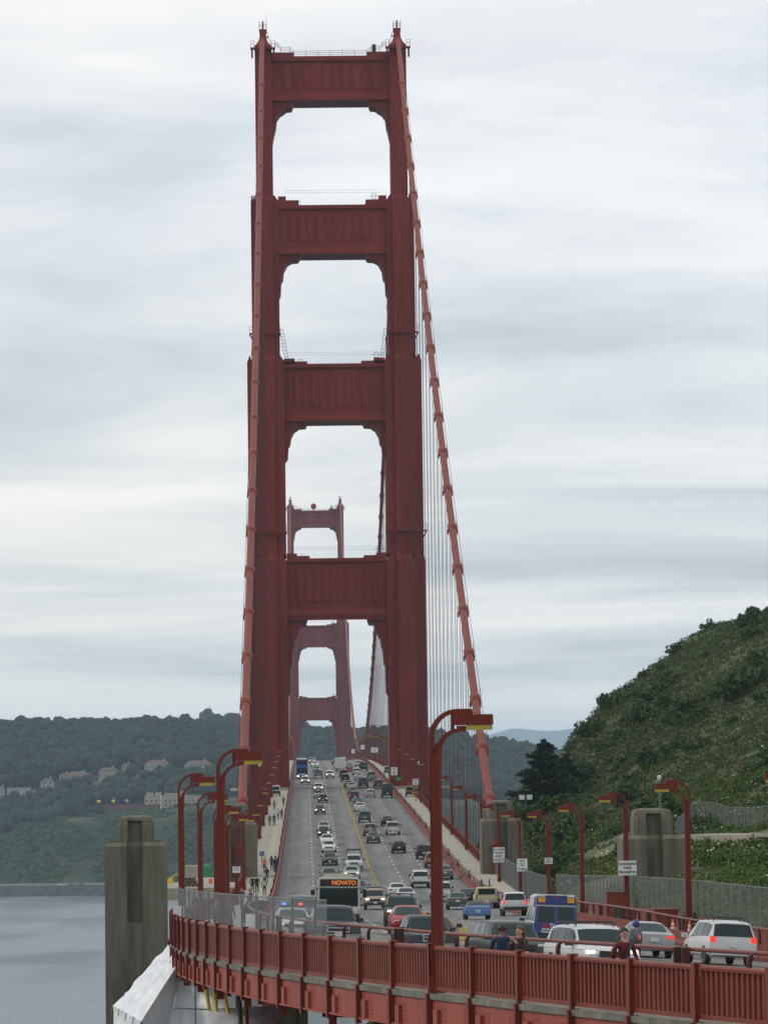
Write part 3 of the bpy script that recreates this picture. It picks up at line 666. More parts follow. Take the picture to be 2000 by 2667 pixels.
# road side barriers: steel kerb wall plus pipe rail on hooked posts
def barrier(sg, s0, s1, latf, label):
    t = thing('road_barrier', label, 'crash barrier', rp(0, 0, 0), 'barriers between road and walks'); iv = t.matrix_world.inverted()
    q = lambda s, d, z: iv @ rp(s, sg * (latf(s) + d), z)
    S = [s for s in SS if s0 < s < s1]; S = [s0] + S + [s1]
    mb = MB(); mb.strip([[q(s, d, z) for d, z in ((.02, -.05), (.02, .16), (.18, .30), (.20, .68), (.34, .68), (.36, -.2))] for s in S], 0, True); obj('kerb_wall', mb, M_DARKRED, t)
    mb = MB(); n = 8; mb.strip([[q(s, .16 + .055 * math.cos(2 * PI * j / n), 1.33 + .055 * math.sin(2 * PI * j / n)) for j in range(n)] for s in S], 0, True); obj('pipe_rail', mb, M_PIPE, t, 60)
    mb = MB()
    for z in (.85, 1.0, 1.15): mb.strip([[q(s, .36, z), q(s, .36, z + .010), q(s, .37, z + .010)] for s in S if s > -150], 0, True)
    obj('guard_wires', mb, M_ROPE, t)
    far = MB(); s = s1 - .8; k = 0
    while s > max(s0, -1000):
        m = MB() if s > -250 else far
        thick = k % 6 == 3
        w = .2 if thick else .07
        if thick: m.bar(q(s, .36, .6), q(s, .36, 1.38), .2, .2, up=(0, 1, 0)); m.bar(q(s + .55, .36, .6), q(s + .55, .36, 1.38), .2, .2, up=(0, 1, 0))
        else:
            pa = [(.38, .6), (.38, 1.08), (.36, 1.22), (.29, 1.31), (.18, 1.33)]
            rows = [[q(s - w, d - .05, z + .02), q(s - w, d + .05, z), q(s + w, d + .05, z), q(s + w, d - .05, z + .02)] for d, z in pa]; m.strip(rows, 0, True)
        if m is not far: obj('rail_post', m, M_POST, t)
        s -= 4.57; k += 1
    obj('rail_posts_far', far, M_POST, t)['kind'] = 'stuff'
barrier(-1, -1650, 300, lambda s: 9.5, 'red barrier with hooked posts between the traffic and the left walk')
barrier(1, -1650, 230, lambda s: edgeR(s) - .02, 'brown red barrier with hooked posts between the traffic and the right walk')
def fence(name, pts, h, step, label, cat='fence', M=M_LINK):
    """pts: list of base Vectors"""
    t = thing(name, label, cat, pts[0]); iv = t.matrix_world.inverted(); P = [iv @ Vector(p) for p in pts]; d = [0.]
    for a, b in zip(P, P[1:]): d.append(d[-1] + (b - a).length)
    at = lambda u: Vector((np.interp(u, d, [p.x for p in P]), np.interp(u, d, [p.y for p in P]), np.interp(u, d, [p.z for p in P])))
    k = max(2, int(d[-1] / 1.2)); U = np.linspace(0, d[-1], k); mb = MB(); mb.strip([[at(u), at(u) + Vector((0, 0, h))] for u in U])
    o = obj('chain_link', mb, M, t); uvname(o, 'wire', lambda i: (U[i // 2], h * (i % 2)))
    u = 0.; n = 0
    while u <= d[-1] + .01:
        mb = MB(); p = at(u); mb.tube([p, p + Vector((0, 0, h + .06))], .045, 6); obj('post', mb, M_GALV, t); u += step
    mb = MB(); mb.tube([at(u) + Vector((0, 0, h)) for u in U], .025, 5); obj('top_wire', mb, M_GALV, t); return t
fence('chain_link_fence', [rp(s, railE(s) + .3, wdz(s)) for s in np.arange(108, 178, 3.668)], 2.45, 3.7, 'tall chain link fence on grey posts just inside the near red railing')
fence('chain_link_fence', [rp(s, 13.55, .16) for s in np.linspace(-104, -12, 30)], 2.5, 2.4, 'tall chain link fence beside the concrete pylon behind the white traffic signs', M=M_LINK3)
fence('chain_link_fence', [rp(s, 13.75, 1.0) for s in np.linspace(-8, 200, 50)], 1.9, 3.05, 'long chain link fence standing on the low brown wall behind the red carts', M=M_LINK3)
mb = MB(); S = np.linspace(-10, 215, 60); mb.strip([[rp(s, 13.6, -.3), rp(s, 13.6, 1.0), rp(s, 13.9, 1.0), rp(s, 13.9, -.3)] for s in S], 0, True)
tag(obj('parapet_wall', mb, M_DARKRED), 'low brown red wall along the right walk below the chain link fence', 'wall')
hp = [(25.0, 322), (27.5, 345), (30.5, 368), (32.6, 380), (33.6, 370), (33.4, 352), (33.6, 340), (35.5, 331), (39, 325), (43, 322)]
hp2 = []
for (a, b), (c, d) in zip(hp, hp[1:]):
    for k in range(4): x = a + (c - a) * k / 4; y = b + (d - b) * k / 4; hp2.append((x, y, .5 * np.mean([hillZ(x + i, y + j) for i in (-3, -1, 1, 3) for j in (-6, -2, 2, 6)]) + .5 * (72.9 + max(0, x - 30) * .1)))
fence('hillside_fence', hp2, 2.3, 2.6, 'wire fence bending along the dirt track on the right hillside', M=M_LINK2)
t = thing('gate', 'galvanised gate frame with diagonal brace in the hillside fence', 'gate', (33.45, 344, hillZ(33.45, 344))); mb = MB()
for x in (-.85, .85): mb.tube([(x, -.3, -.1), (x, -.3, 2.45)], .06, 6)
mb.tube([(-.85, -.3, 2.0), (.85, -.3, 1.9)], .05, 6); mb.tube([(-.85, -.3, .55), (.85, -.3, .55)], .05, 6); mb.tube([(-.85, -.3, 2.0), (0, -.3, .55)], .04, 6); obj('gate_frame', mb, M_GALV, t)
# ================================================================ STREET LAMPS
def arc(c, r, a0, a1, n=9): return [(c[0] + r * math.cos(a0 + (a1 - a0) * i / (n - 1)), c[1] + r * math.sin(a0 + (a1 - a0) * i / (n - 1))) for i in range(n)]
def lamp_meshes():
    out = []
    mb = MB(); mb.frust((-.15, .15, -.12, .12), (-.125, .125, -.1, .1), 0, 6.75); mb.box(-.22, .22, -.18, .18, 0, .45)
    for x in (-.145, .145): mb.frust((x - .015, x + .015, -.15, .15), (x * .85 - .015, x * .85 + .015, -.125, .125), .4, 6.75)
    out.append(('post', mesh('lamp_post', mb, M_LAMP), None))
    mb = MB()
    def arm(pts, w, th):
        rows = []
        for i, (x, z) in enumerate(pts):
            a = pts[max(0, i - 1)]; b = pts[min(len(pts) - 1, i + 1)]; d = Vector((b[0] - a[0], 0, b[1] - a[1])).normalized(); nrm = Vector((-d.z, 0, d.x))
            p = Vector((x, 0, z)); rows.append([p + nrm * th / 2 + Vector((0, -w, 0)), p + nrm * th / 2 + Vector((0, w, 0)), p - nrm * th / 2 + Vector((0, w, 0)), p - nrm * th / 2 + Vector((0, -w, 0))])
        mb.strip(rows, 0, True); n = len(mb.v); mb.f += [(n - 4, n - 3, n - 2, n - 1)]; mb.m += [0]
    arm([(-.1, 6.6)] + arc((.68, 7.17), .78, PI, PI / 2, 10) + [(1.06, 7.95), (1.1, 7.88)], .13, .11)
    arm([(.1, 6.3)] + arc((.72, 6.8), .60, PI, PI / 2, 9) + [(.88, 7.42)], .13, .1)
    mb.box(.48, .56, -.08, .08, 7.35, 7.95); mb.bar((-.02, 0, 6.7), (.1, 0, 7.05), .1); mb.tube([(.02, 0, 6.95), (.25, 0, 7.2)], .02, 5)
    out.append(('arm', mesh('lamp_arm', mb, M_LAMP, 50), None))
    mb = MB(); mb.box(.58, 1.66, -.19, .19, 7.54, 7.84); mb.box(.60, 1.08, -.18, .18, 7.84, 7.91); mb.box(.66, .92, -.12, .12, 7.44, 7.52)
    out.append(('lamp_housing', mesh('lamp_housing', mb, M_LAMP), None))
    mb = MB(); mb.box(.94, 1.63, -.17, .17, 7.40, 7.535); out.append(('lens', mesh('lamp_lens', mb, M_LENS), 'lamp_housing'))
    return out
LM = lamp_meshes()
ORD = ['nearest', 'second', 'third', 'fourth', 'fifth', 'sixth', 'seventh', 'eighth', 'ninth', 'tenth', 'eleventh', 'twelfth']
def lamp(s, lat, label, group, dz=.16):
    o = rp(s, lat, dz); sg = -1 if lat > 0 else 1; th = cen(s)[2]
    M = Matrix.Translation(o) @ Matrix.Rotation(-th + (PI if sg < 0 else 0), 4, 'Z')
    t = thing('street_lamp', label, 'street lamp', M, group); by = {}
    for nm, me, par in LM: by[nm] = link(nm, me, by[par] if par else t)
    return t
LE = [191, 153, 115, 77, 39, 1, -37, -75, -113] + [-160 - 45.72 * k for k in range(0, 34)]
LW = [141, 103, 65, 27, -11, -49, -87, -125] + [-165 - 45.72 * k for k in range(0, 34)]
LABE = ['tallest red street lamp rising in front of the right tower leg', 'large red street lamp crossing the left main cable', 'leftmost red street lamp standing behind the chain link fence', 'red street lamp just right of the leftmost lamp', 'red street lamp hidden behind the large left lamp', 'red street lamp between the large left lamp and the small white notice', 'red street lamp carrying a small white notice on its post', 'slim red street lamp right of the small white notice', 'slim red street lamp in front of the left far pylon']
LABW = ['red street lamp reaching in from the right picture edge', 'red street lamp in front of the fenced pylon above the orange cones', 'red street lamp carrying the changing tires sign', 'red street lamp with a bare post left of the changing tires sign', 'red street lamp carrying the small blank white notice', 'red street lamp carrying the U turn sign', 'red street lamp carrying the slower traffic sign', 'red street lamp left of the far right pylon below the cable foot']
def lampfar(side, s):
    if s > -452: return f'small red street lamp with amber lens lining the {side} walk before the near tower', f'{side} lamps before the near tower'
    return f'tiny red street lamp arching over the {side} edge of the road beyond the near tower', f'{side} lamps beyond the near tower'
for i, s in enumerate(LE):
    if -465 < s < -440: s = -437
    lab, gr = (LABE[i], 'red bridge street lamps') if i < len(LABE) else lampfar('left', s)
    lamp(s, -12.9 if s < 130 else (railE(s) + .62 if s < 160 else railE(s) + .06), lab, gr, wdz(s))
for i, s in enumerate(LW):
    if -465 < s < -440: s = -437
    lab, gr = (LABW[i], 'red bridge street lamps') if i < len(LABW) else lampfar('right', s)
    lamp(s, 13.3 if s > -30 else 13.1, lab, gr)
# ================================================================ SIGNS
def sign(s, lat, z, w, h, lines, label, mat=M_SIGN, ink=M_INK, post=None, cat='sign', face=None):
    """sheet facing the camera side; z is the height of its centre above the road"""
    o = rp(s, lat, z); th = cen(s)[2]; M = Matrix.Translation(o) @ Matrix.Rotation(-th if face is None else face, 4, 'Z'); t = thing('road_sign', label, cat, M)
    mb = MB(); mb.box(-w / 2, w / 2, -.02, .02, -h / 2, h / 2); obj('panel', mb, mat, t)
    if post: mb = MB(); mb.bar((0, .06, -z + .1), (0, .06, h / 2), .09); obj('post', mb, M_GALV if post == 1 else M_LAMP, t)
    for tx, sz, dz in lines: text(tx, sz, Matrix.Translation((0, -.028, dz)) @ Matrix.Rotation(PI / 2, 4, 'X'), ink, t, bold=.006)
    return t
sign(-86.2, 13.05, 2.95, 1.18, 1.53, [('SLOWER', .29, .53), ('TRAFFIC', .29, .19), ('KEEP', .33, -.16), ('RIGHT', .33, -.53)], 'white sign reading slower traffic keep right on a lamp post')
sign(-48.2, 13.25, 3.1, .98, 1.18, [('NO', .26, .38), ('U', .46, .02), ('TURN', .27, -.40)], 'white sign with a large U on a lamp post')
sign(-10.2, 13.25, 4.0, .66, .5, [('NOTICE', .1, .13), ('AUTHORIZED', .07, -.02), ('PERSONNEL ONLY', .06, -.13)], 'small white notice on a lamp post between the fence and the hillside')
sign(65.8, 13.3, 3.45, 1.12, .9, [('CHANGING', .21, .25), ('TIRES', .21, 0), ('PROHIBITED', .19, -.26)], 'wide white sign reading changing tires prohibited on a lamp post')
sign(-432, 10.5, 3.6, 1.25, 1.55, [('SPEED', .26, .52), ('LIMIT', .26, .2), ('45', .72, -.36)], 'white speed limit 45 sign before the right tower leg', post=2)
sign(-431, 11.3, 2.1, 1.15, .8, [('EXIT', .2, 0)], 'small green sign below the speed limit sign', M_GREENS, M_SIGN, post=2)
sign(-352, 12.3, 3.6, 1.05, 1.05, [('BICYCLES', .18, .25), ('KEEP', .18, 0), ('RIGHT', .18, -.25)], 'white square sign in front of the right tower leg above the utility cart', post=2)
sign(-645, 10.6, 4.6, 1.8, 1.3, [('NO', .3, .3), ('TRUCKS', .3, -.2)], 'wide white sign seen far off through the right side of the portal', post=2)
sign(-842, 10.6, 4.2, 1.2, 1.3, [('45', .6, 0)], 'white sign far along the right barrier below the arched lamps', post=2)
sign(-1072, 10.6, 3.4, 1.2, 1.5, [('45', .6, 0)], 'farthest white sign where the right barrier vanishes over the crest', post=2)
sign(-36.2, -12.9, 3.3, .70, .55, [('NOTICE', .12, .12), ('NO STOPPING', .075, -.05)], 'small white notice on a slim lamp post at left', post=None)
sign(-130, -11.75, 1.65, .5, .5, [('i', .35, 0)], 'small blue sign at the edge of the left walk above the walkers', M_BLUES, M_SIGN, post=1)
sign(130.6, railE(130.6) + .2, 1.1, .5, .8, [], 'blank pale notice hung on the near chain link fence at left')
sign(164.8, railE(164.8) + .2, 1.35, .42, .62, [], 'blank pale notice hung on the fence end before the dark pickup')
# yellow plastic lane tubes
mbt = MB(); mbt.tube([(0, 0, .06), (0, 0, .72), (0, 0, .74)], [.065, .06, .02], 8); me_t = mesh('lane_tube', mbt, M_YEL, 50); mbb = MB(); mbb.tube([(0, 0, 0), (0, 0, .07)], .13, 8); me_b = mesh('lane_tube_base', mbb, M_YEL)
s = -445.
while s < 175:
    lat = float(np.interp(s, [-450, 100, 121, 133, 140, 175], [.45, .45, .37, -.35, -.7, -1.9])); t = thing('lane_tube', 'upright yellow plastic tube dividing the opposing traffic lanes', 'lane tube', Matrix.Translation(rp(s, lat)), 'yellow lane divider tubes'); link('tube', me_t, t); link('base', me_b, t); s += 15.24 if s < 90 else 9.
# ================================================================ THINGS ON THE RIGHT WALK
def cone(s, lat, label):
    t = thing('traffic_cone', label, 'traffic cone', Matrix.Translation(rp(s, lat, .16)), 'orange traffic cones'); mb = MB(); mb.tube([(0, 0, .04), (0, 0, .75)], [.15, .035], 14); obj('cone', mb, M_CONE, t, 50)
    mb = MB(); mb.tube([(0, 0, .42), (0, 0, .55)], [.092, .069], 14, caps=False); mb.tube([(0, 0, .25), (0, 0, .33)], [.123, .109], 14, caps=False); obj('reflective_band', mb, M_SIGN, t, 50); mb = MB(); mb.box(-.2, .2, -.2, .2, 0, .045); obj('base', mb, M_CONE, t)
cone(103, 12.45, 'orange cone with white bands left of the lamp foot'); cone(106.5, 12.95, 'orange cone with white bands right of the lamp foot')
def cart(s, lat, L, label, col):
    t = thing('dumpster_cart', label, 'cart', frame(s, lat, 1, .16), 'red wheeled carts'); mb = MB(); mb.frust((-.5, .5, -L / 2 + .1, L / 2 - .1), (-.62, .62, -L / 2, L / 2), .22, 1.1); mb.box(-.66, .66, -L / 2 - .04, L / 2 + .04, 1.1, 1.2); obj('bin', mb, col, t)
    for x in (-.42, .42):
        for y in (-L * .35, L * .35): mb = MB(); mb.tube([(x - .05, y, .12), (x + .05, y, .12)], .12, 10); obj('wheel', mb, M_BLACK, t)
cart(97, 12.6, 2.0, 'red wheeled bin left of the orange cones', M_RAIL); cart(143, 12.7, 2.2, 'red wheeled bin at the right picture edge', M_RAIL)
t = thing('equipment_cabinet', 'tall red steel cabinet standing behind the changing tires lamp', 'cabinet', frame(66.8, 12.55, 1, .16)); mb = MB(); mb.box(-.7, .7, -.6, .6, .1, 1.75); mb.box(-.75, .75, -.65, .65, 1.75, 1.82); obj('body', mb, M_RAIL, t); mb = MB(); mb.box(-.6, -.02, .6, .63, .2, 1.65); mb.box(.02, .6, .6, .63, .2, 1.65); obj('door', mb, M_RAIL, t)
t = thing('waste_bin', 'dark green waste bin beside the red cabinet', 'waste bin', frame(70.5, 12.35, 1, .16)); mb = MB(); mb.tube([(0, 0, 0), (0, 0, .95)], [.3, .36], 14); obj('body', mb, plain('dark_green_plastic', (.02, .06, .04), .5), t, 50); mb = MB(); mb.tube([(0, 0, .95), (0, 0, 1.02)], [.38, .34], 14); obj('lid', mb, M_DARK, t, 50)
t = thing('sawhorse', 'yellow sawhorse stand on the right walk beside a lamp', 'sawhorse', frame(18, 12.7, 1, .16))
def saw(t):
    mb = MB(); mb.box(-.65, .65, -.04, .04, .95, 1.1); mb.box(-.6, .6, -.03, .03, .5, .62); obj('board', mb, M_YEL, t)
    for x in (-.5, .5):
        for y in (-.3, .3): mb = MB(); mb.bar((x, y, 0), (x, y * .1, 1.0), .07); obj('leg', mb, M_YEL, t)
saw(t)
t2 = thing('sawhorse', 'yellow sawhorse stand by the railing of the right walk', 'sawhorse', frame(-253, 12.5, 1, .16)); saw(t2)
t3 = thing('sawhorse', 'yellow sawhorse stand right beside the cream utility cart', 'sawhorse', frame(-372, 12.9, 1, .16)); saw(t3)
t = thing('rubbish_bag', 'black bag leaning against the lamp post behind the cones', 'bag', rp(104.2, 13.45, .16)); mb = MB(); mb.ball((0, 0, .5), (.26, .24, .5), 12, 8); mb.ball((0, 0, 1.02), (.09, .09, .12), 8, 5); obj('sack', mb, M_BLACK, t, 60)
t = thing('hose', 'cream hose loop lying beside the right orange cone', 'hose', rp(110, 12.9, .16)); mb = MB(); mb.tube([(.25 * math.cos(a) * (1 + .1 * math.sin(3 * a)), .25 * math.sin(a), .35 + .33 * math.sin(a * 1.0)) for a in np.linspace(0, 5.4, 20)], .03, 6); obj('tube', mb, M_STUCCO, t, 60)
# pylon mast and floodlight
t = thing('mast', 'thin white mast with a small lamp on the right pylon', 'mast', (19.8, 281.2, 76.45)); mb = MB(); mb.tube([(0, 0, 0), (0, 0, 2.1)], .07, 8); obj('pole', mb, M_GALV, t, 60); mb = MB(); mb.tube([(0, 0, 2.1), (0, 0, 2.2), (0, 0, 2.45), (0, 0, 2.5)], [.06, .15, .15, .05], 10); obj('lamp_head', mb, M_SIGN, t, 60)
t = thing('floodlight', 'pair of small white floodlights on a pole beside the cable foot', 'floodlight', (17.2, 409, 75.4)); mb = MB(); mb.tube([(0, 0, 0), (0, 0, 1.1)], .05, 6); mb.bar((-.45, 0, 1.1), (.45, 0, 1.1), .06); obj('pole', mb, M_GALV, t)
for x in (-.42, .42): mb = MB(); mb.frust((x - .26, x + .26, -.3, .2), (x - .3, x + .3, -.36, .2), 1.1, 1.6); obj('lamp_head', mb, M_SIGN, t)
# hanging maintenance cradles with two bulb posts on both sides of the near tower
def cradle(x, label):
    y = 718; z0 = zr(300 - y); t = thing('lookout_platform', label, 'platform', (x, y, z0), 'red platforms with globe lamps outside the near tower legs'); mb = MB(); mb.box(-1.3, 1.3, -1.5, 1.5, -.9, -.5); mb.box(-1.3, 1.3, -1.55, -1.45, -.5, 1.2); mb.box(-1.3, 1.3, 1.45, 1.55, -.5, 1.2); mb.box(-1.35, -1.25, -1.5, 1.5, -.5, 1.2); mb.box(1.25, 1.35, -1.5, 1.5, -.5, 1.2); obj('basket', mb, M_RAIL, t)
    for xx in (-1.2, 1.2): mb = MB(); mb.tube([(xx, -1.5, -.5), (xx, -1.5, 5.2)], .12, 8); obj('post', mb, M_LAMP, t); mb = MB(); mb.ball((xx, -1.5, 5.4), .3, 10, 8); obj('globe_lamp', mb, M_SIGN, t, 60)
    mb = MB(); mb.frust((-.9, .9, -1.2, 1.2), (-1.2, 1.2, -1.4, 1.4), -3.2, -.9); obj('cabin', mb, M_DARK, t)
cradle(-16.6, 'red platform with two globe lamps left of the near tower'); cradle(16.0, 'red platform with two globe lamps right of the near tower behind the tallest lamp')
# works yard beside the left far pylon
mb = MB(); mb.box(-23, -13.6, 382, 402, 67.0, 68.2); structure('works_yard', mb, M_WALK)
for x in (-22, -18, -14.6):
    for y in (384, 400):
        tag(obj('yard_column', MB().box(x - .4, x + .4, y - .4, y + .4, -3, 67.0), M_CONC), 'concrete column holding up the works yard beside the left far pylon', 'column', 'works yard columns')
def simple(name, label, cat, loc, parts):
    t = thing(name, label, cat, loc)
    for nm, mb, m in parts: obj(nm, mb, m, t)
    return t
simple('site_container', 'beige site container left of the green panels', 'container', (-18.6, 394, 68.2), [('body', MB().box(-.7, .7, -1.5, 1.5, 0, 2.0), M_STUCCO), ('door', MB().box(-.4, .3, -1.53, -1.5, .1, 1.8), M_FLATROOF)])
for x, l in ((-17.2, 'left of the two green portable toilets behind the street lamps'), (-15.8, 'right of the two green portable toilets behind the street lamps')):
    simple('portable_toilet', l, 'portable toilet', (x, 393, 68.2), [('cabin', MB().box(-.6, .6, -.6, .6, 0, 1.9).frust((-.62, .62, -.62, .62), (-.4, .4, -.4, .4), 1.9, 2.1), plain('green_plastic', (.03, .22, .10), .5)), ('door', MB().box(-.45, .45, -.63, -.6, .1, 1.8), MATS['green_plastic'])])
mbl = MB()
for r_ in range(3):
    for k in range(5 - r_): mbl.tube([(-.9 + .36 * k + .18 * r_, -.8, .2 + .3 * r_), (-.9 + .36 * k + .18 * r_, .8, .2 + .3 * r_)], .17, 8)
simple('log_stack', 'stack of weathered timber baulks above the fence at left', 'timber stack', (-18.4, 386, 68.2), [('logs', mbl, M_BARK)])
mby = MB(); mby.box(-1.4, .6, -.7, .7, .3, .8); mby.bar((.2, 0, .8), (1.0, 0, 1.3), .15); mby.bar((1.0, 0, 1.3), (1.7, 0, .9), .12); mby.box(-1.1, -.1, -.6, .6, .8, 1.3)
simple('digger', 'yellow digger arm peeping over the fence beside the left pylon', 'digger', (-21, 388, 68.2), [('body', mby, M_YEL)])
simple('water_barrier', 'red and white barrier behind the lamp posts at left', 'barrier', (-16.6, 386.5, 68.2), [('board', MB().box(-1.3, 1.3, -.15, .15, .1, .9), M_SIGN), ('stripe', MB().box(-1.0, -.6, -.16, .16, .3, .8).box(-.1, .3, -.16, .16, .3, .8).box(.7, 1.1, -.16, .16, .3, .8), M_CONE)])
# ================================================================ WRAPPED SCAFFOLD BELOW THE WALK
def sheet(a, b, c, d, nu=16, nv=16, amp=.07, sag=.0, fold=30):
    a, b, c, d = map(Vector, (a, b, c, d)); n = (b - a).cross(d - a).normalized(); rows = []
    for i in range(nu + 1):
        u = i / nu; row = []
        for j in range(nv + 1):
            v = j / nv; p = a * (1 - u) * (1 - v) + b * u * (1 - v) + c * u * v + d * (1 - u) * v; e = min(1, 6 * min(u, 1 - u, v, 1 - v) + .45)
            row.append(p + n * e * (amp * (mnoise.fractal(p * 1.3, 1., 2., 4) + .7 * abs(math.sin(u * fold + 2.5 * mnoise.noise(p * .5))) + .18 * mnoise.noise(p * 4.)) - sag * (abs(math.sin(u * PI * 3)) + abs(math.sin(v * PI * 2)))))
        rows.append(row)
    return rows
t = thing('wrapped_scaffold', 'white tarpaulin tent wrapped over scaffolding below the left end of the near walk', 'scaffold tent', (-13, 162, 66)); iv = t.matrix_world.inverted(); W_ = lambda p: iv @ Vector(p)
A = (-12.95, 172, 71.62); B = (-11.9, 163, 71.62); C_ = (-13.6, 158, 69.0); D_ = (-15.35, 169, 69.05)
mb = MB(); mb.strip(sheet(W_(A), W_(B), W_(C_), W_(D_), 64, 30, .20)); obj('roof_sheet', mb, M_TARP, t, 60)
B2 = (-8.6, 157.5, 70.6); mb = MB(); mb.strip(sheet(W_(B), W_(B2), W_((-8.2, 157, 64)), W_((-13.5, 158, 64)), 48, 30, .14, .03, 22)); mb.strip(sheet(W_(B), W_((-13.5, 158, 64)), W_((-13.6, 158, 69.0)), W_(C_), 8, 8, .03)); obj('wall_sheet', mb, M_TARP, t, 60)
mb = MB(); mb.strip(sheet(W_(D_), W_(C_), W_((-13.6, 158, 64)), W_((-15.3, 169, 64)), 50, 18, .2, .02)); obj('skirt_sheet', mb, M_TARP, t, 60)
mb = MB()
for k in range(5): u = k / 4.; p = Vector(D_).lerp(Vector(C_), u); q = Vector(A).lerp(Vector(B), u); mb.tube([W_(p + Vector((-.05, -.05, -.30))), W_(p + Vector((0, 0, .03)))], .02, 6)
for x in (-11.3, -10.4, -9.6): mb.tube([W_((x, 157.15, 71.4)), W_((x, 157.15, 64))], .035, 6)
mb.tube([W_((-12.2, 157.15, 69.6)), W_((-8.6, 157.1, 69.4))], .03, 6); obj('lashing', mb, M_GALV, t)
t = thing('scaffold_shed', 'lower white sheeted box with a dark opening beside the scaffold tent', 'scaffold tent', (-8, 150, 66)); iv = t.matrix_world.inverted()
mb = MB(); x0, x1, y0, y1, z0, z1 = -10.6, -7.9, 147, 156, 63.5, 69.5
for q in (((x0, y0, z1), (x1, y0, z1 - .1), (x1, y1, z1 + .2), (x0, y1, z1 + .1)), ((x0, y0, z1), (x0, y0, z0), (x0 + .9, y0, z0), (x0 + .9, y0, z1)), ((x0 + .9, y0, z1), (x0 + .9, y0, z1 - .75), (x0 + 1.95, y0, z1 - .75), (x0 + 1.95, y0, z1)), ((x0 + 1.95, y0, z1), (x0 + 1.95, y0, z0), (x1, y0, z0), (x1, y0, z1 - .1)), ((x1, y0, z1 - .1), (x1, y0, z0), (x1, y1, z0), (x1, y1, z1)), ((x0, y1, z1), (x0, y1, z0), (x0, y0, z0), (x0, y0, z1))): mb.strip(sheet(*[W_(p) if 0 else iv @ Vector(p) for p in q], 12, 12, .07))
obj('sheeting', mb, M_TARP, t, 60); mb = MB(); mb.bar(iv @ Vector((x0 + 1.3, y0 + .1, 63.5)), iv @ Vector((x0 + 1.3, y0 + .1, 68.9)), .07); obj('frame', mb, M_GALV, t)
mb = MB(); mb.box(x0 + .05 + 8, x1 - .05 + 8, y0 + .8 - 150, y0 + 1. - 150, -2.5, 3.0); obj('interior_shade_board', mb, M_DARK, t)  # dark board behind the opening, its colour stands in for the shade inside
for i, (x, y, z0, z1, r_, m, l) in enumerate(((-10.75, 155, 69.6, 72, .075, M_YEL, 'left yellow pipe leaning beside the white scaffold tent'), (-10.4, 154, 69.5, 72, .075, M_YEL, 'middle yellow pipe leaning beside the white scaffold tent'), (-9.85, 153, 69.3, 70.6, .075, M_YEL, 'short yellow pipe stub right of the leaning yellow pipes'), (-9.1, 146, 64, 72, .09, M_BARK, 'brown timber prop in front of the white sheeted box'), (-8.85, 146.4, 64, 72, .07, M_RAIL, 'thin red prop beside the brown timber prop'), (-6.9, 145, 64, 72, .035, M_BARK, 'thin pole hanging under the girder right of the props'), (-4.6, 140, 64, 70, .04, M_YEL, 'thin yellow pole in the dark below the girder'))):
    t = thing('scaffold_pole', l, 'pole', (x, y, 0)); mb = MB(); mb.tube([(.08, 0, z0), (-.22, 0, z1)], r_, 8); obj('pole', mb, m, t, 60)

# viaduct piers below the near deck
for s in (-70, 15, 95):
    for l in (-7.5, 7.5):
        p = rp(s, l, -1.9); tag(obj('viaduct_pier', MB().box(p.x - .8, p.x + .8, p.y - .8, p.y + .8, min(55, p.z - 8) - 20, p.z), M_CONC), 'concrete pier standing below the near bridge deck', 'pier', 'piers below the near deck')
# stiffening trusses below the suspended deck
for sg in (-1, 1):
    mb = MB(); S = np.arange(-1660, -104, 7.62)
    for a, b in zip(S, S[1:]):
        for z in (-.7, -7.6): mb.bar(rp(a, sg * 13.2, z), rp(b, sg * 13.2, z), .6, .8)
        mb.bar(rp(a, sg * 13.2, -1), rp(a, sg * 13.2, -7.3), .35); mb.bar(rp(a, sg * 13.2, -1 if int(round(a / 7.62)) % 2 else -7.3), rp(b, sg * 13.2, -7.3 if int(round(a / 7.62)) % 2 else -1), .35)
    tag(obj('deck_truss', mb, M_TOWER), 'red steel truss below the ' + ('left' if sg < 0 else 'right') + ' edge of the suspended road deck', 'truss')
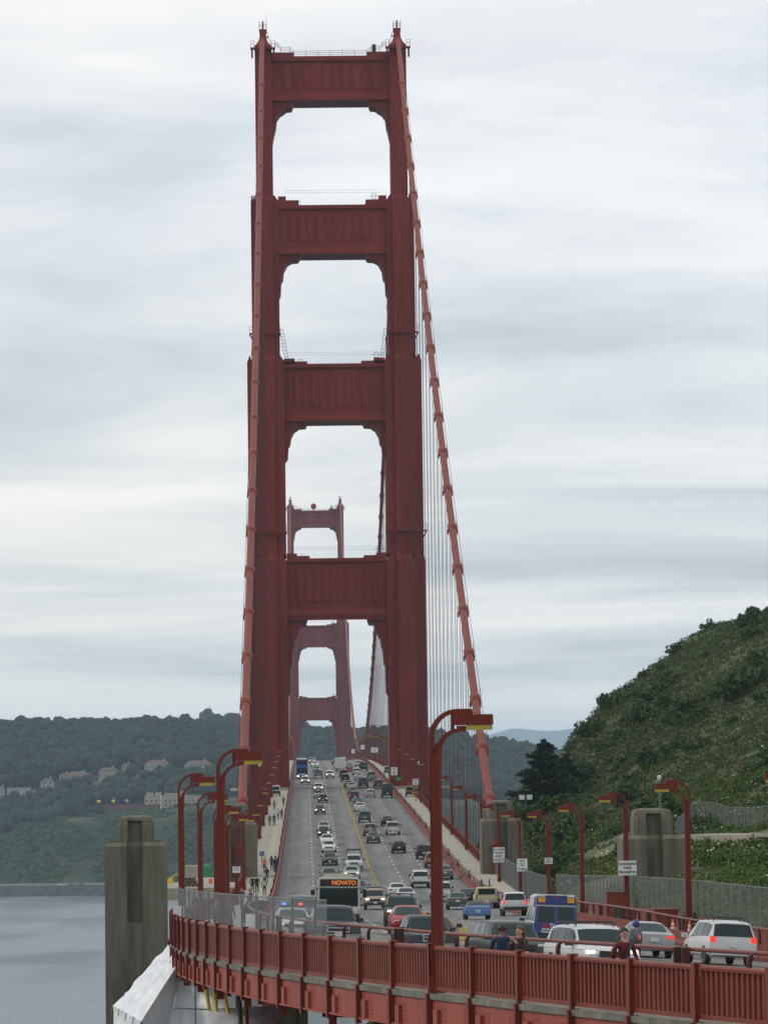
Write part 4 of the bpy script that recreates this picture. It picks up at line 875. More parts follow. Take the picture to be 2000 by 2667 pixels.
# ================================================================ VEHICLES
# stations: y, z underside, z belt, z top, half width at belt, half width at top
SPEC = {
 'sedan': dict(st=[(-2.32, .44, .70, .70, .78, .66), (-2.25, .33, .96, .98, .86, .70), (-1.70, .28, 1.00, 1.04, .89, .70), (-.98, .27, 1.0, 1.41, .89, .56), (-.2, .26, .98, 1.46, .89, .575), (.42, .26, .96, 1.41, .89, .56), (1.22, .27, .93, .98, .89, .70), (1.95, .29, .83, .87, .87, .66), (2.27, .34, .68, .72, .80, .60), (2.33, .42, .58, .58, .74, .56)], ws=(5, 6), rw=(2, 3), side=[(-.95, -.28), (-.2, .78)], ax=(1.38, -1.36), wr=.32, hl=(.60, 2.24, .70, .30, .14), tl=(.66, -2.27, .84, .34, .15), pl=(-2.31, .76)),
 'hatch': dict(st=[(-1.98, .44, .72, .72, .78, .70), (-1.92, .33, 1.0, 1.02, .84, .72), (-1.55, .28, 1.02, 1.38, .86, .60), (-.9, .27, 1.0, 1.50, .87, .59), (.0, .26, .98, 1.52, .87, .59), (.55, .26, .96, 1.44, .87, .57), (1.25, .27, .95, 1.0, .86, .70), (1.8, .30, .82, .86, .84, .64), (2.0, .40, .62, .62, .76, .56)], ws=(5, 6), rw=(1, 2), side=[(-1.3, -.35), (-.27, .78)], ax=(1.25, -1.2), wr=.31, hl=(.60, 1.93, .72, .28, .18), tl=(.70, -1.93, .98, .16, .34), pl=(-1.97, .74)),
 'suv': dict(st=[(-2.30, .52, .86, .86, .84, .76), (-2.24, .44, 1.10, 1.12, .91, .80), (-2.02, .40, 1.12, 1.68, .92, .69), (-1.2, .40, 1.12, 1.77, .92, .70), (.2, .40, 1.10, 1.76, .92, .70), (.62, .40, 1.08, 1.69, .92, .68), (1.22, .40, 1.06, 1.13, .92, .76), (2.05, .42, .98, 1.03, .90, .72), (2.27, .48, .82, .86, .86, .68), (2.33, .54, .62, .62, .80, .62)], ws=(5, 6), rw=(1, 2), side=[(-1.85, -1.0), (-.93, -.12), (-.05, .88)], ax=(1.42, -1.35), wr=.38, hl=(.66, 2.25, .88, .28, .19), tl=(.80, -2.27, 1.02, .15, .36), pl=(-2.30, .80)),
 'minivan': dict(st=[(-2.42, .46, .80, .80, .86, .78), (-2.36, .38, 1.02, 1.05, .93, .82), (-2.10, .32, 1.05, 1.62, .94, .71), (-1.2, .30, 1.04, 1.72, .94, .71), (.3, .30, 1.0, 1.71, .94, .70), (.85, .30, .98, 1.62, .94, .68), (1.70, .30, .96, 1.03, .93, .76), (2.2, .34, .84, .88, .89, .68), (2.42, .42, .66, .66, .80, .60)], ws=(5, 6), rw=(1, 2), side=[(-1.95, -.95), (-.88, .12), (.2, 1.1)], ax=(1.55, -1.45), wr=.33, hl=(.66, 2.33, .74, .30, .18), tl=(.80, -2.38, .98, .20, .24), pl=(-2.42, .78)),
 'pickup': dict(st=[(-2.72, .56, 1.04, 1.04, .94, .90), (-2.68, .48, 1.10, 1.12, .97, .93), (-.80, .44, 1.10, 1.12, .98, .93), (-.72, .44, 1.12, 1.72, .98, .72), (-.2, .44, 1.12, 1.80, .98, .74), (.55, .44, 1.10, 1.79, .98, .74), (.85, .44, 1.10, 1.72, .98, .72), (1.42, .44, 1.10, 1.17, .98, .82), (2.4, .46, 1.06, 1.10, .96, .78), (2.68, .50, .98, 1.0, .92, .76), (2.74, .56, .66, .66, .88, .70)], ws=(6, 7), rw=(2, 3), side=[(-.55, .05), (.13, 1.05)], ax=(1.85, -1.62), wr=.40, hl=(.72, 2.69, .88, .30, .22), tl=(.85, -2.70, .98, .15, .38), pl=(-2.74, .62)),
 'convertible': dict(st=[(-2.02, .42, .66, .66, .78, .66), (-1.95, .30, .86, .88, .85, .70), (-1.25, .26, .88, .94, .87, .66), (-.75, .25, .86, 1.18, .87, .52), (-.25, .25, .85, 1.24, .87, .53), (.15, .25, .84, 1.22, .87, .53), (.75, .25, .82, .90, .87, .66), (1.7, .27, .72, .76, .84, .62), (2.0, .38, .54, .54, .74, .52)], ws=(5, 6), rw=(2, 3), side=[(-.6, .35)], ax=(1.25, -1.15), wr=.31, hl=(.60, 1.90, .62, .28, .12), tl=(.62, -1.97, .72, .30, .13), pl=(-2.01, .56)),
 'van': dict(st=[(-2.82, .50, .90, .90, .94, .86), (-2.76, .42, 1.16, 1.20, 1.0, .93), (-2.55, .38, 1.20, 2.12, 1.01, .82), (-1.5, .38, 1.20, 2.22, 1.01, .82), (.6, .38, 1.18, 2.20, 1.01, .80), (1.1, .38, 1.16, 2.05, 1.01, .78), (1.85, .38, 1.12, 1.22, 1.0, .84), (2.6, .42, .98, 1.02, .95, .76), (2.82, .50, .72, .72, .88, .70)], ws=(5, 6), rw=(1, 2), side=[(.35, 1.25)], ax=(1.9, -1.7), wr=.37, hl=(.74, 2.73, .86, .28, .2), tl=(.90, -2.80, 1.0, .14, .40), pl=(-2.84, .72)),
}
def ring(st):
    y, zb, zl, zt, wb, wt = st; t = min(.03, max(.008, (zt - zl) * .2))
    h = [(wb * .84, zb), (wb * .975, zb + .12), (wb * 1.0, zb + .62 * (zl - zb)), (wb * .965, zl), (wt, zt - t), (wt * .55, zt)]
    return [(x, y, z) for x, z in h] + [(-x, y, z) for x, z in h[::-1]]
def lerp(a, b, t): return tuple(p + (q - p) * t for p, q in zip(a, b))
def station_at(st, y):
    for a, b in zip(st, st[1:]):
        if a[0] <= y <= b[0]: return lerp(a, b, (y - a[0]) / (b[0] - a[0]))
    return st[-1]
def car_parts(kind, lit=False, brake=False, hid=False, extra=()):
    S = SPEC[kind]; st = S['st']; P = []
    mb = MB(); rows = [ring(s) for s in st]; mb.strip(rows, 0, True); n = len(rows[0]); mb.f.append(tuple(range(n))); mb.f.append(tuple(range(len(mb.v) - n, len(mb.v)))); mb.m += [0, 0]
    W = max(s[4] for s in st)
    for ya in S['ax']:      # dark wheel arches
        for sg in (-1, 1):
            r = S['wr'] + .075; pts = [(ya + r * math.cos(a), S['wr'] + r * math.sin(a)) for a in np.linspace(-.25, PI + .25, 14)]
            mb.prism(pts, lambda u, v, t, sg=sg: (sg * t, u, v), W * .80, W + .006, 1)
    if kind == 'pickup':
        mb.box(-.80, .80, -2.62, -.84, 1.10, 1.135, 1)
    if kind in ('convertible',):
        a, b, c = st[3], st[4], st[5]; mm = MB(); mm.strip([[(x * 1.012, y, z + .012) for x, y, z in ring(s)[3:9]] for s in (st[2], a, b, c)], 0); mb.merge(mm, 1)
    P.append(('body', mb, [M_PAINT, M_DARK], 38, None))
    def patch(i, j, m):
        a, b = ring(st[i]), ring(st[j]); out = []
        for t in (.10, .5, .93):
            row = [lerp(p, q, t) for p, q in zip(a[4:8], b[4:8])]; out.append([(x * .95, y, z) for x, y, z in row])
        nz = Vector(out[2][1]) - Vector(out[0][1]); nrm = Vector((0, -nz.z, nz.y)); nrm *= (1 if nrm.z > 0 else -1); nrm.normalize()
        g = MB(); g.strip([[Vector(p) + nrm * .013 for p in r] for r in out]); return g
    P.append(('windscreen', patch(*S['ws'], 0), M_GLASS, None, None)); P.append(('rear_window', patch(*S['rw'], 0), M_GLASS, None, None))
    for y0, y1 in S['side']:
        for sg in (1, -1):
            g = MB(); rows = []
            for k in range(4):
                y = y0 + (y1 - y0) * k / 3; s = station_at(st, y); r = ring(s); a, b = r[3], r[4]; hi = .88 if s[3] - s[2] > .25 else .6
                rows.append([((p[0] + .016) * sg, p[1], p[2]) for p in (lerp(a, b, .10), lerp(a, b, .5), lerp(a, b, hi))])
            g.strip(rows); P.append(('side_window', g, M_GLASS, None, None))
    for ya in S['ax']:
        for sg in (-1, 1):
            g = MB(); r = S['wr']; x0, x1 = sg * (W - .235), sg * (W - .01); g.tube([(x0, ya, r), (x0 + (x1 - x0) * .1, ya, r), (x0 + (x1 - x0) * .9, ya, r), (x1, ya, r)], [r * .9, r, r, r * .92], 18); P.append(('tyre', g, M_BLACK, 40, None))
            g = MB(); g.tube([(x1 - sg * .02, ya, r), (x1 + sg * .012, ya, r)], [r * .62, r * .5], 12); P.append(('wheel_rim', g, M_CHROME, None, 'tyre'))
    hx, hy, hz, hw, hh = S['hl']
    for sg in (-1, 1):
        g = MB(); g.frust((sg * hx - hw / 2, sg * hx + hw / 2, hy - .15, hy + .02), (sg * hx - hw / 2 + .02, sg * hx + hw / 2 - .02, hy - .2, hy - .04), hz - hh / 2, hz + hh / 2)
        P.append(('headlight', g, (M_HEADHID if hid else M_HEADON) if lit else M_HEAD, None, None))
        tx, ty, tz, tw, th = S['tl']; g = MB(); g.box(sg * tx - tw / 2, sg * tx + tw / 2, ty - .02, ty + .18, tz - th / 2, tz + th / 2); P.append(('tail_light', g, M_TAILON if brake else M_TAIL, None, None))
        ms = station_at(st, st[S['ws'][1]][0] - .22); g = MB(); g.box(*sorted((sg * (W - .02), sg * (W + .2))), ms[0] - .07, ms[0] + .07, ms[2] + .03, ms[2] + .19); P.append(('wing_mirror', g, M_PAINT if kind not in ('pickup', 'van', 'suv') else M_DARK, None, None))
    f = st[-1]; g = MB(); g.box(-.42, .42, f[0] - .05, f[0] + .045, hz - hh / 2 - .02, hz + hh * .35); P.append(('grille', g, M_DARK, None, None))
    y = st[0][0]; big = kind in ('suv', 'pickup', 'van')
    g = MB(); g.frust((-W * .90, W * .90, y - .05, y + .4), (-W * .94, W * .94, y - .06, y + .4), st[1][1] + .02, st[0][1] + .16); P.append(('rear_bumper', g, (M_DARK if kind != 'pickup' else M_CHROME) if big else M_PAINT, None, None))
    g = MB(); g.frust((-W * .86, W * .86, f[0] - .4, f[0] + .05), (-W * .90, W * .90, f[0] - .4, f[0] + .06), f[1] - .14, f[1] + .1); P.append(('front_bumper', g, (M_DARK if kind != 'pickup' else M_CHROME) if big else M_PAINT, None, None))
    py, pz = S['pl']; g = MB(); g.box(-.16, .16, py - .068, py + .02, pz - .08, pz + .08); P.append(('licence_plate', g, M_PLATE, None, None))
    g = MB(); g.box(-.16, .16, f[0] + .045, f[0] + .07, f[1] + .02, f[1] + .17); P.append(('licence_plate', g, M_PLATE, None, None))
    if 'chrome' in extra or kind == 'pickup':
        g = MB(); [g.box(-.46, .46, f[0] + .03, f[0] + .06, zz, zz + .05) for zz in (hz - hh / 2 - .05, hz, hz + hh / 2)]; [g.box(xx - .025, xx + .025, f[0] + .03, f[0] + .06, hz - hh / 2, hz + hh / 2) for xx in (-.44, .44)]; P.append(('grille_trim', g, M_CHROME, None, None))
    if 'rack' in extra:
        g = MB(); z = max(s[3] for s in st)
        for x in (-.6, .6): g.bar((x, -1.7, z + .07), (x, .5, z + .07), .05); [g.bar((x, yy, z - .04), (x, yy, z + .07), .04) for yy in (-1.5, -.6, .3)]
        for yy in (-1.2, .1): g.bar((-.6, yy, z + .09), (.6, yy, z + .09), .05)
        P.append(('roof_rack', g, M_DARK, None, None))
    if 'ladder' in extra:
        g = MB()
        for x in (-.8, .8):
            for yy in (-2.4, -.9, .7): g.bar((x, yy, 1.1), (x, yy, 2.25), .06)
            g.bar((x, -2.6, 2.25), (x, 1.3, 2.25), .07)
        for yy in (-2.4, -.9, .7): g.bar((-.8, yy, 2.25), (.8, yy, 2.25), .06)
        P.append(('ladder_rack', g, M_DARK, None, None))
    if 'shell' in extra:
        g = MB(); g.strip([[(w * x, y, z) for x, z in ((-.90, 1.12), (-.80, 1.74), (.80, 1.74), (.90, 1.12))] for y, w in ((-2.70, 1.0), (-2.6, 1.0), (-.75, 1.0))]); g.add([(-.90, -2.70, 1.12), (-.80, -2.70, 1.74), (.80, -2.70, 1.74), (.90, -2.70, 1.12)], [(0, 1, 2, 3)])
        P.append(('canopy', g, M_PAINT, None, None)); g = MB(); g.box(-.68, .68, -2.73, -2.69, 1.2, 1.66); P.append(('canopy_window', g, M_GLASS, None, None))
    if 'bikes' in extra:
        g = MB()
        for x in (-.35, .35):
            for yy in (-.9, .1): g.tube([(x, yy + .3 * math.cos(a), 2.12 + .3 * math.sin(a)) for a in np.linspace(0, 2 * PI, 13)], .03, 5)
            g.bar((x, -.9, 2.12), (x, -.4, 2.4), .04); g.bar((x, -.4, 2.4), (x, .1, 2.12), .04); g.bar((x, -.1, 2.5), (x, .1, 2.12), .04); g.bar((x, -.6, 2.1), (x, -.5, 2.5), .04)
        g.bar((-.6, -.9, 1.84), (.6, -.9, 1.84), .05); g.bar((-.6, .1, 1.84), (.6, .1, 1.84), .05); P.append(('roof_bicycles', g, M_DARK, None, None))
    if 'spare' in extra:
        g = MB(); g.tube([(0, y - .02, .98), (0, y - .24, .98)], [.34, .33], 18); P.append(('spare_wheel', g, M_STUCCO, 40, None))
    if 'police' in extra:
        z = max(s[3] for s in st); g = MB(); g.box(-.55, .55, -.1, .2, z + .02, z + .1); P.append(('light_bar', g, M_DARK, None, None))
        for x, m in ((-.38, M_REDLED), (.38, M_BLULED)): g = MB(); g.ball((x, .05, z + .15), (.11, .1, .07), 10, 6); P.append(('beacon', g, m, None, 'light_bar'))
        g = MB(); [g.box(*sorted((sg * (W - .05), sg * (W + .008))), -.9, .9, .38, .95) for sg in (-1, 1)]; P.append(('door_panel', g, M_DARK, None, None))
    return P
CACHE = {}
def parts_to_thing(key, builder, t, col, simple=False):
    if key not in CACHE:
        P = builder()
        if simple:
            mats = []; big = MB()
            for nm, mb, m, sm, par in P:
                ms = m if isinstance(m, list) else [m]; idx = []
                for q in ms:
                    if q not in mats: mats.append(q)
                    idx.append(mats.index(q))
                k = len(big.v); big.v += mb.v; big.f += [tuple(i + k for i in f) for f in mb.f]; big.m += [idx[x] for x in mb.m]
            CACHE[key] = [('body', mesh('vehicle_body', big, mats, 38), None)]
        else: CACHE[key] = [(nm, mesh(nm, mb, m, sm or False), par) for nm, mb, m, sm, par in P]
    last = {}
    for nm, me, par in CACHE[key]:
        o = link(nm, me, last[par] if par else t); o.color = (*col, 1); last[nm] = o
    return t
NAMES = {'sedan': ('sedan', 'car'), 'hatch': ('hatchback', 'car'), 'suv': ('sport_utility_car', 'car'), 'minivan': ('minivan', 'minivan'), 'pickup': ('pickup_truck', 'pickup truck'), 'convertible': ('convertible_car', 'car'), 'van': ('cargo_van', 'van')}
WHT = (.62, .63, .62); SIL = (.36, .38, .38); GRY = (.12, .13, .135); DGR = (.030, .045, .042); BLK = (.014, .014, .016); BEI = (.33, .27, .20); CRM = (.55, .48, .28); LBL = (.22, .30, .36); BLU = (.10, .22, .44); RED = (.30, .02, .02); MAR = (.085, .018, .016); DBL = (.015, .022, .045); TAN = (.28, .22, .17); GGN = (.075, .095, .085); TEAL = (.03, .06, .065)
VEH = [  # kind, s of the near end, lat, direction (1 towards camera), colour, flags, label
 ('suv', -475, -6.8, 1, WHT, 'lit', 'white sport utility car with lit headlights just ahead of the blue open top bus'),
 ('suv', -764, -4.9, 1, SIL, 'lit', 'farthest car with lit headlights at the crest of the bridge'),
 ('sedan', -800, -4.6, 1, GRY, '', 'grey car behind the farthest lit headlights on the crest'),
 ('sedan', -680, -4.3, 1, WHT, 'lit', 'pale car with lit headlights second from the crest in the oncoming lane'),
 ('sedan', -706, -4.2, 1, SIL, '', 'silver car tucked behind the pale lit car near the crest'),
 ('sedan', -600, -4.1, 1, GGN, 'lit', 'grey car with lit headlights ahead of the dark green pickup'),
 ('pickup', -530, -3.9, 1, DGR, '', 'dark green pickup coming beside the blue open top bus'),
 ('suv', -526, -1.4, 1, WHT, 'lit', 'white sport utility car with lit headlights next to the yellow tubes'),
 ('sedan', -444, -4.2, 1, SIL, '', 'silver car close behind the white car with bright headlights at the tower joint'),
 ('suv', -421, -4.3, 1, WHT, 'lit', 'white sport utility car with bright headlights just past the tower joint'),
 ('sedan', -383, -4.4, 1, LBL, '', 'pale blue sedan behind the black sedan with lit headlights'),
 ('sedan', -358, -3.7, 1, BLK, 'lit', 'black sedan with lit headlights in front of a pale blue sedan'),
 ('hatch', -300, -4.5, 1, GGN, 'lit', 'grey green wagon with lit headlights driving alone in the oncoming lane'),
 ('sedan', -228, -4.2, 1, SIL, '', 'silver sedan close behind the black hatchback'),
 ('hatch', -209.5, -4.3, 1, BLK, 'lit', 'black hatchback with lit headlights between silver and white sedans'),
 ('sedan', -185.5, -4.0, 1, WHT, '', 'first of two white sedans following the black hatchback'.replace('following', 'ahead of')),
 ('sedan', -166, -3.9, 1, WHT, '', 'white sedan directly behind the dark green sedan'),
 ('sedan', -133, -4.0, 1, DGR, '', 'dark green sedan ahead of two white sedans'),
 ('pickup', -119.5, -1.4, 1, WHT, 'lit ladder', 'white pickup with ladder rack and lit headlights'),
 ('sedan', -94, -4.3, 1, GGN, '', 'grey green sedan right behind the white commuter bus'),
 ('sedan', -99, -1.9, 1, SIL, 'lit', 'silver sedan with lit headlights right above the bus roof'),
 ('sedan', -60, -1.7, 1, TEAL, '', 'dark teal sedan behind the bus sign board'),
 ('sedan', -34, -2.2, 1, SIL, '', 'silver sedan half hidden between the bus and the beige sport utility car'),
 ('suv', -18.5, -.9, 1, BEI, 'lit rack', 'beige sport utility car with lit headlights right of the bus'),
 ('suv', 95, -1.5, 1, DGR, 'lit rack', 'dark green sport utility car with roof rack behind the red sedan'),
 ('sedan', 117, -1.9, 1, RED, '', 'red sedan half hidden behind the black pickup'),
 ('pickup', 160, -5.4, 1, DGR, 'lit hid small', 'black pickup with bright white headlights left of the tallest lamp post'),
 ('sedan', 147, -3.2, 1, MAR, 'lit', 'dark red car behind the tallest lamp post beside the black pickup'),
 ('minivan', 90, -6.9, 1, GRY, '', 'grey minivan behind the police car with beacons'),
 ('sedan', 130, -7.9, 1, WHT, 'lit police', 'white police car with blue and red beacons behind the fence'),
 ('pickup', 146, -7.2, 1, (.05, .055, .06), 'chrome', 'large dark grey pickup in front of the bus behind the fence end'),
 ('suv', 176, -5.65, 1, DGR, 'low', 'dark green sport utility car behind the couple at the railing'),
 ('suv', 185, -5.3, 1, WHT, 'lit rack low2', 'white sport utility car beside the man in maroon'),
 # away from the camera
 ('van', -700, 3.2, -1, WHT, '', 'small white van at the far end of the queue before the crest'),
 ('sedan', -745, 1.3, -1, BLK, '', 'black car at the very end of the left queue on the crest'),
 ('sedan', -735, 3.9, -1, DGR, '', 'dark green car far off on the crest'), ('sedan', -725, 1.2, -1, GRY, '', 'grey car just before the crest in the inner lane'),
 ('sedan', -672, 5.4, -1, WHT, '', 'white car far off in the middle lane near the crest'), ('sedan', -645, 1.2, -1, SIL, '', 'silver car just beyond the white box truck'),
 ('suv', -670, 7.0, -1, WHT, '', 'white sport utility car in the outer lane near the crest'), ('sedan', -652, 4.1, -1, SIL, '', 'silver car near the crest beside the white box truck'),
 ('sedan', -622, 4.1, -1, GGN, '', 'grey green car following the silver car near the crest'), ('hatch', -584, 3.8, -1, RED, '', 'small bright red car in the middle lane'),
 ('suv', -551, 4.8, -1, WHT, '', 'white sport utility car behind the small red car'), ('suv', -535, 1.7, -1, MAR, '', 'dark maroon sport utility car behind the white box truck'),
 ('suv', -493, 1.6, -1, BLK, '', 'black sport utility car behind the dark maroon one'), ('sedan', -506, 4.6, -1, SIL, '', 'silver sedan in the middle lane beside the black sport utility car'),
 ('suv', -511, 7.4, -1, GRY, '', 'dark grey sport utility car in the outer lane ahead of the green sedan'), ('sedan', -490, 7.5, -1, GGN, '', 'grey green sedan in the outer lane under the speed limit sign'),
 ('van', -445, 4.7, -1, BLK, '', 'black van in the middle lane at the tower joint'), ('suv', -442, 7.6, -1, MAR, '', 'dark red sport utility car ahead of the large black van'),
 ('van', -379, 8.0, -1, BLK, 'tall', 'large black tall van in the outer lane by the right barrier'),
 ('sedan', -449, 1.8, -1, GGN, '', 'pale green sedan beside the yellow tubes at the tower joint'), ('sedan', -433, 2.2, -1, SIL, '', 'silver sedan right behind the pale green sedan'),
 ('sedan', -400, 2.0, -1, GRY, '', 'dark grey sedan ahead of the black car with red brake lamps'), ('suv', -365.5, 1.9, -1, BLK, 'brake', 'black sport utility car with lit brake lamps in the inner lane'),
 ('sedan', -337, 2.05, -1, GRY, '', 'grey sedan between the black brake light car and the white sedan'), ('sedan', -310, 1.95, -1, WHT, '', 'white sedan in the inner lane next to the yellow tubes'),
 ('hatch', -385, 5.1, -1, SIL, '', 'silver hatchback left of the large black van'), ('suv', -262, 2.05, -1, GGN, '', 'grey green sport utility car behind the white sedan in the inner lane'),
 ('sedan', -247, 5.1, -1, BLK, '', 'black sedan in front of the white pickup'), ('pickup', -215.5, 5.2, -1, WHT, '', 'white pickup seen from behind in the middle lane'),
 ('suv', -212.5, 2.0, -1, TAN, 'spare', 'brown sport utility car with a covered spare wheel'), ('sedan', -190, 2.05, -1, GGN, '', 'grey green sedan behind the car with the spare wheel'),
 ('hatch', -161.5, 4.65, -1, BLK, '', 'black hatchback alone in the middle lane left of the tallest lamp post'), ('suv', -145, 7.2, -1, DBL, '', 'dark blue sport utility car just left of the tallest lamp post'),
 ('suv', -124, 7.6, -1, TAN, '', 'tan sport utility car behind the tallest lamp post'), ('sedan', -97, 7.9, -1, GRY, '', 'grey blue sedan just right of the tallest lamp post'),
 ('suv', -78, 4.75, -1, WHT, '', 'white sport utility car seen from behind left of the tallest lamp post'), ('sedan', -52, 1.8, -1, WHT, '', 'white sedan ahead of the silver white sedan by the yellow tubes'),
 ('sedan', -37, 2.2, -1, (.5, .54, .55), '', 'pale silver sedan behind the white sedan by the yellow tubes'), ('pickup', -41.5, 5.6, -1, WHT, '', 'white pickup with open bed right behind the tallest lamp post'),
 ('sedan', -14, 5.9, -1, GGN, '', 'dark grey green sedan ahead of the blue convertible'), ('sedan', -30, 7.4, -1, BLK, '', 'black sedan hidden behind the grey green sedan'),
 ('pickup', -18, 8.5, -1, CRM, 'shell bikes', 'cream pickup with a canopy and bicycles on its roof'), ('convertible', 47, 4.8, -1, BLU, '', 'blue convertible with a black soft top'),
 ('suv', 21.5, 8.7, -1, WHT, 'brake', 'white sport utility car behind the blue ambulance'), ('sedan', 147, 5.6, -1, SIL, 'brake', 'silver sedan with red tail lamps behind the motorcyclist'),
 ('minivan', 157.5, 6.5, -1, WHT, 'brake rack', 'white minivan with lit brake lamps at right'),
]
for kind, s, lat, d, col, fl, lab in VEH:
    L2 = SPEC[kind]['st'][-1][0]; M = frame(s - L2, lat, d); nm, cat = NAMES[kind]
    if 'small' in fl: M = M @ Matrix.Diagonal((.88, .9, .9, 1))
    if 'low2' in fl: M = M @ Matrix.Diagonal((1.02, 1., .93, 1))
    elif 'low' in fl: M = M @ Matrix.Diagonal((.95, .95, .93, 1))
    if 'tall' in fl: M = M @ Matrix.Diagonal((1.0, 1.05, 1.22, 1))
    t = thing(nm, lab, cat, M, 'vehicles on the bridge road'); far = s < -330
    ex = tuple(f for f in fl.split() if f in ('chrome', 'rack', 'ladder', 'shell', 'bikes', 'spare', 'police'))
    key = (kind, 'lit' in fl, 'brake' in fl, 'hid' in fl, ex, far)
    parts_to_thing(key, lambda: car_parts(kind, 'lit' in fl, 'brake' in fl, 'hid' in fl, ex), t, col, far)
# ---- large vehicles
def rbox(mb, x, y0, y1, z0, z1, r=.12, m=0):
    sec = [(-x + r, z1), (x - r, z1), (x, z1 - r), (x, z0), (-x, z0), (-x, z1 - r)]
    mb.prism(sec, lambda u, v, t: (u, t, v), y0, y1, m); return mb
def wheels(P, xs, ys, r):
    for y in ys:
        for sg in (-1, 1):
            g = MB(); x = sg * xs; g.tube([(x - sg * .28, y, r), (x, y, r)], r, 18); P.append(('tyre', g, M_BLACK, 40, None)); g = MB(); g.tube([(x, y, r), (x + sg * .015, y, r)], [r * .6, r * .5], 12); P.append(('wheel_rim', g, M_CHROME, None, 'tyre'))
def bus_parts():
    P = []; g = MB(); W = 1.29
    rbox(g, W, -11.8, -.1, .35, 2.78, .16); rbox(g, W - .02, -.1, .0, .4, 2.72, .2)
    P.append(('body', g, M_PAINT, 30, None))
    g = MB(); g.add([(-1.17, .012, 1.02), (1.17, .012, 1.02), (1.14, .02, 2.12), (-1.14, .02, 2.12)], [(0, 1, 2, 3)]); P.append(('windscreen', g, M_GLASS, None, None))
    g = MB(); g.box(-.03, .03, .0, .035, 1.02, 2.12); g.bar((.1, .05, 1.0), (.75, .05, 1.55), .04); g.bar((-.75, .05, 1.0), (-.15, .05, 1.5), .04); P.append(('wiper', g, M_BLACK, None, None))
    g = MB(); g.box(-1.22, 1.22, -.02, .06, 2.16, 2.70); P.append(('sign_frame', g, plain('bus_cream_trim', (.50, .47, .37), .5), None, None))
    g = MB(); g.box(-1.12, 1.12, .0, .075, 2.22, 2.64); P.append(('sign_board', g, M_BLACK, None, None))
    for sg in (-1, 1):
        g = MB(); g.box(sg * W - .02, sg * W + .012, -11.2, -.6, 1.25, 2.2); P.append(('side_window', g, M_GLASS, None, None))
        g = MB(); g.box(*sorted((sg * .72, sg * 1.12)), -.02, .04, .62, .82); P.append(('headlight', g, M_HEADON if sg > 0 else M_HEAD, None, None))
        g = MB(); g.box(*sorted((sg * 1.14, sg * 1.25)), -.02, .045, .62, .84); P.append(('turn_signal', g, M_AMBER, None, None))
        g = MB(); g.bar((sg * 1.2, 0, 2.1), (sg * 1.55, .25, 2.0), .04); g.box(*sorted((sg * 1.45, sg * 1.68)), .15, .3, 1.55, 2.0); P.append(('wing_mirror', g, M_BLACK, None, None))
    g = MB(); g.box(-1.27, 1.27, -.02, .09, .3, .56); P.append(('front_bumper', g, M_DARK, None, None))
    g = MB()
    rbox(g, .85, -9.2, -2.0, 2.79, 2.97, .1); P.append(('roof_unit', g, plain('bus_roof_cream', (.5, .45, .33), .6), None, None))
    g = MB(); g.box(-.9, .9, .1, .85, .62, .68); [g.bar((x, .2, .65), (x, .8, .65), .06) for x in (-.7, 0, .7)]; P.append(('bike_rack', g, M_DARK, None, None))
    for yy in (.35, .65):
        g = MB()
        for x in (.25, 1.0): g.tube([(x + .3 * math.cos(a), yy, 1.0 + .3 * math.sin(a)) for a in np.linspace(0, 2 * PI, 15)], .03, 5)
        g.bar((.25, yy, 1.0), (.6, yy, 1.05), .045); g.bar((.25, yy, 1.0), (.45, yy, 1.4), .045); g.bar((.45, yy, 1.38), (.85, yy, 1.38), .045); g.bar((1.0, yy, 1.0), (.85, yy, 1.5), .045); g.bar((.6, yy, 1.05), (.85, yy, 1.4), .045); g.bar((.4, yy, 1.42), (.55, yy, 1.42), .07)
        P.append(('carried_bicycle', g, M_BLACK, None, None))
    wheels(P, 1.27, (-2.4, -8.6), .5); return P
t = thing('commuter_bus', 'white commuter bus with a lit amber destination sign and bicycles on the front rack', 'bus', frame(73, -4.75, 1)); parts_to_thing('bus', bus_parts, t, WHT)
text('NOVATO', .34, Matrix.Translation((-.30, .08, 2.43)) @ Matrix.Rotation(PI, 4, 'Z') @ Matrix.Rotation(PI / 2, 4, 'X'), M_SIGNLED, t, bold=.012)
text('70', .3, Matrix.Translation((.72, .08, 2.43)) @ Matrix.Rotation(PI, 4, 'Z') @ Matrix.Rotation(PI / 2, 4, 'X'), plain('dim_red_led', (.25, .03, .02), .5), t)
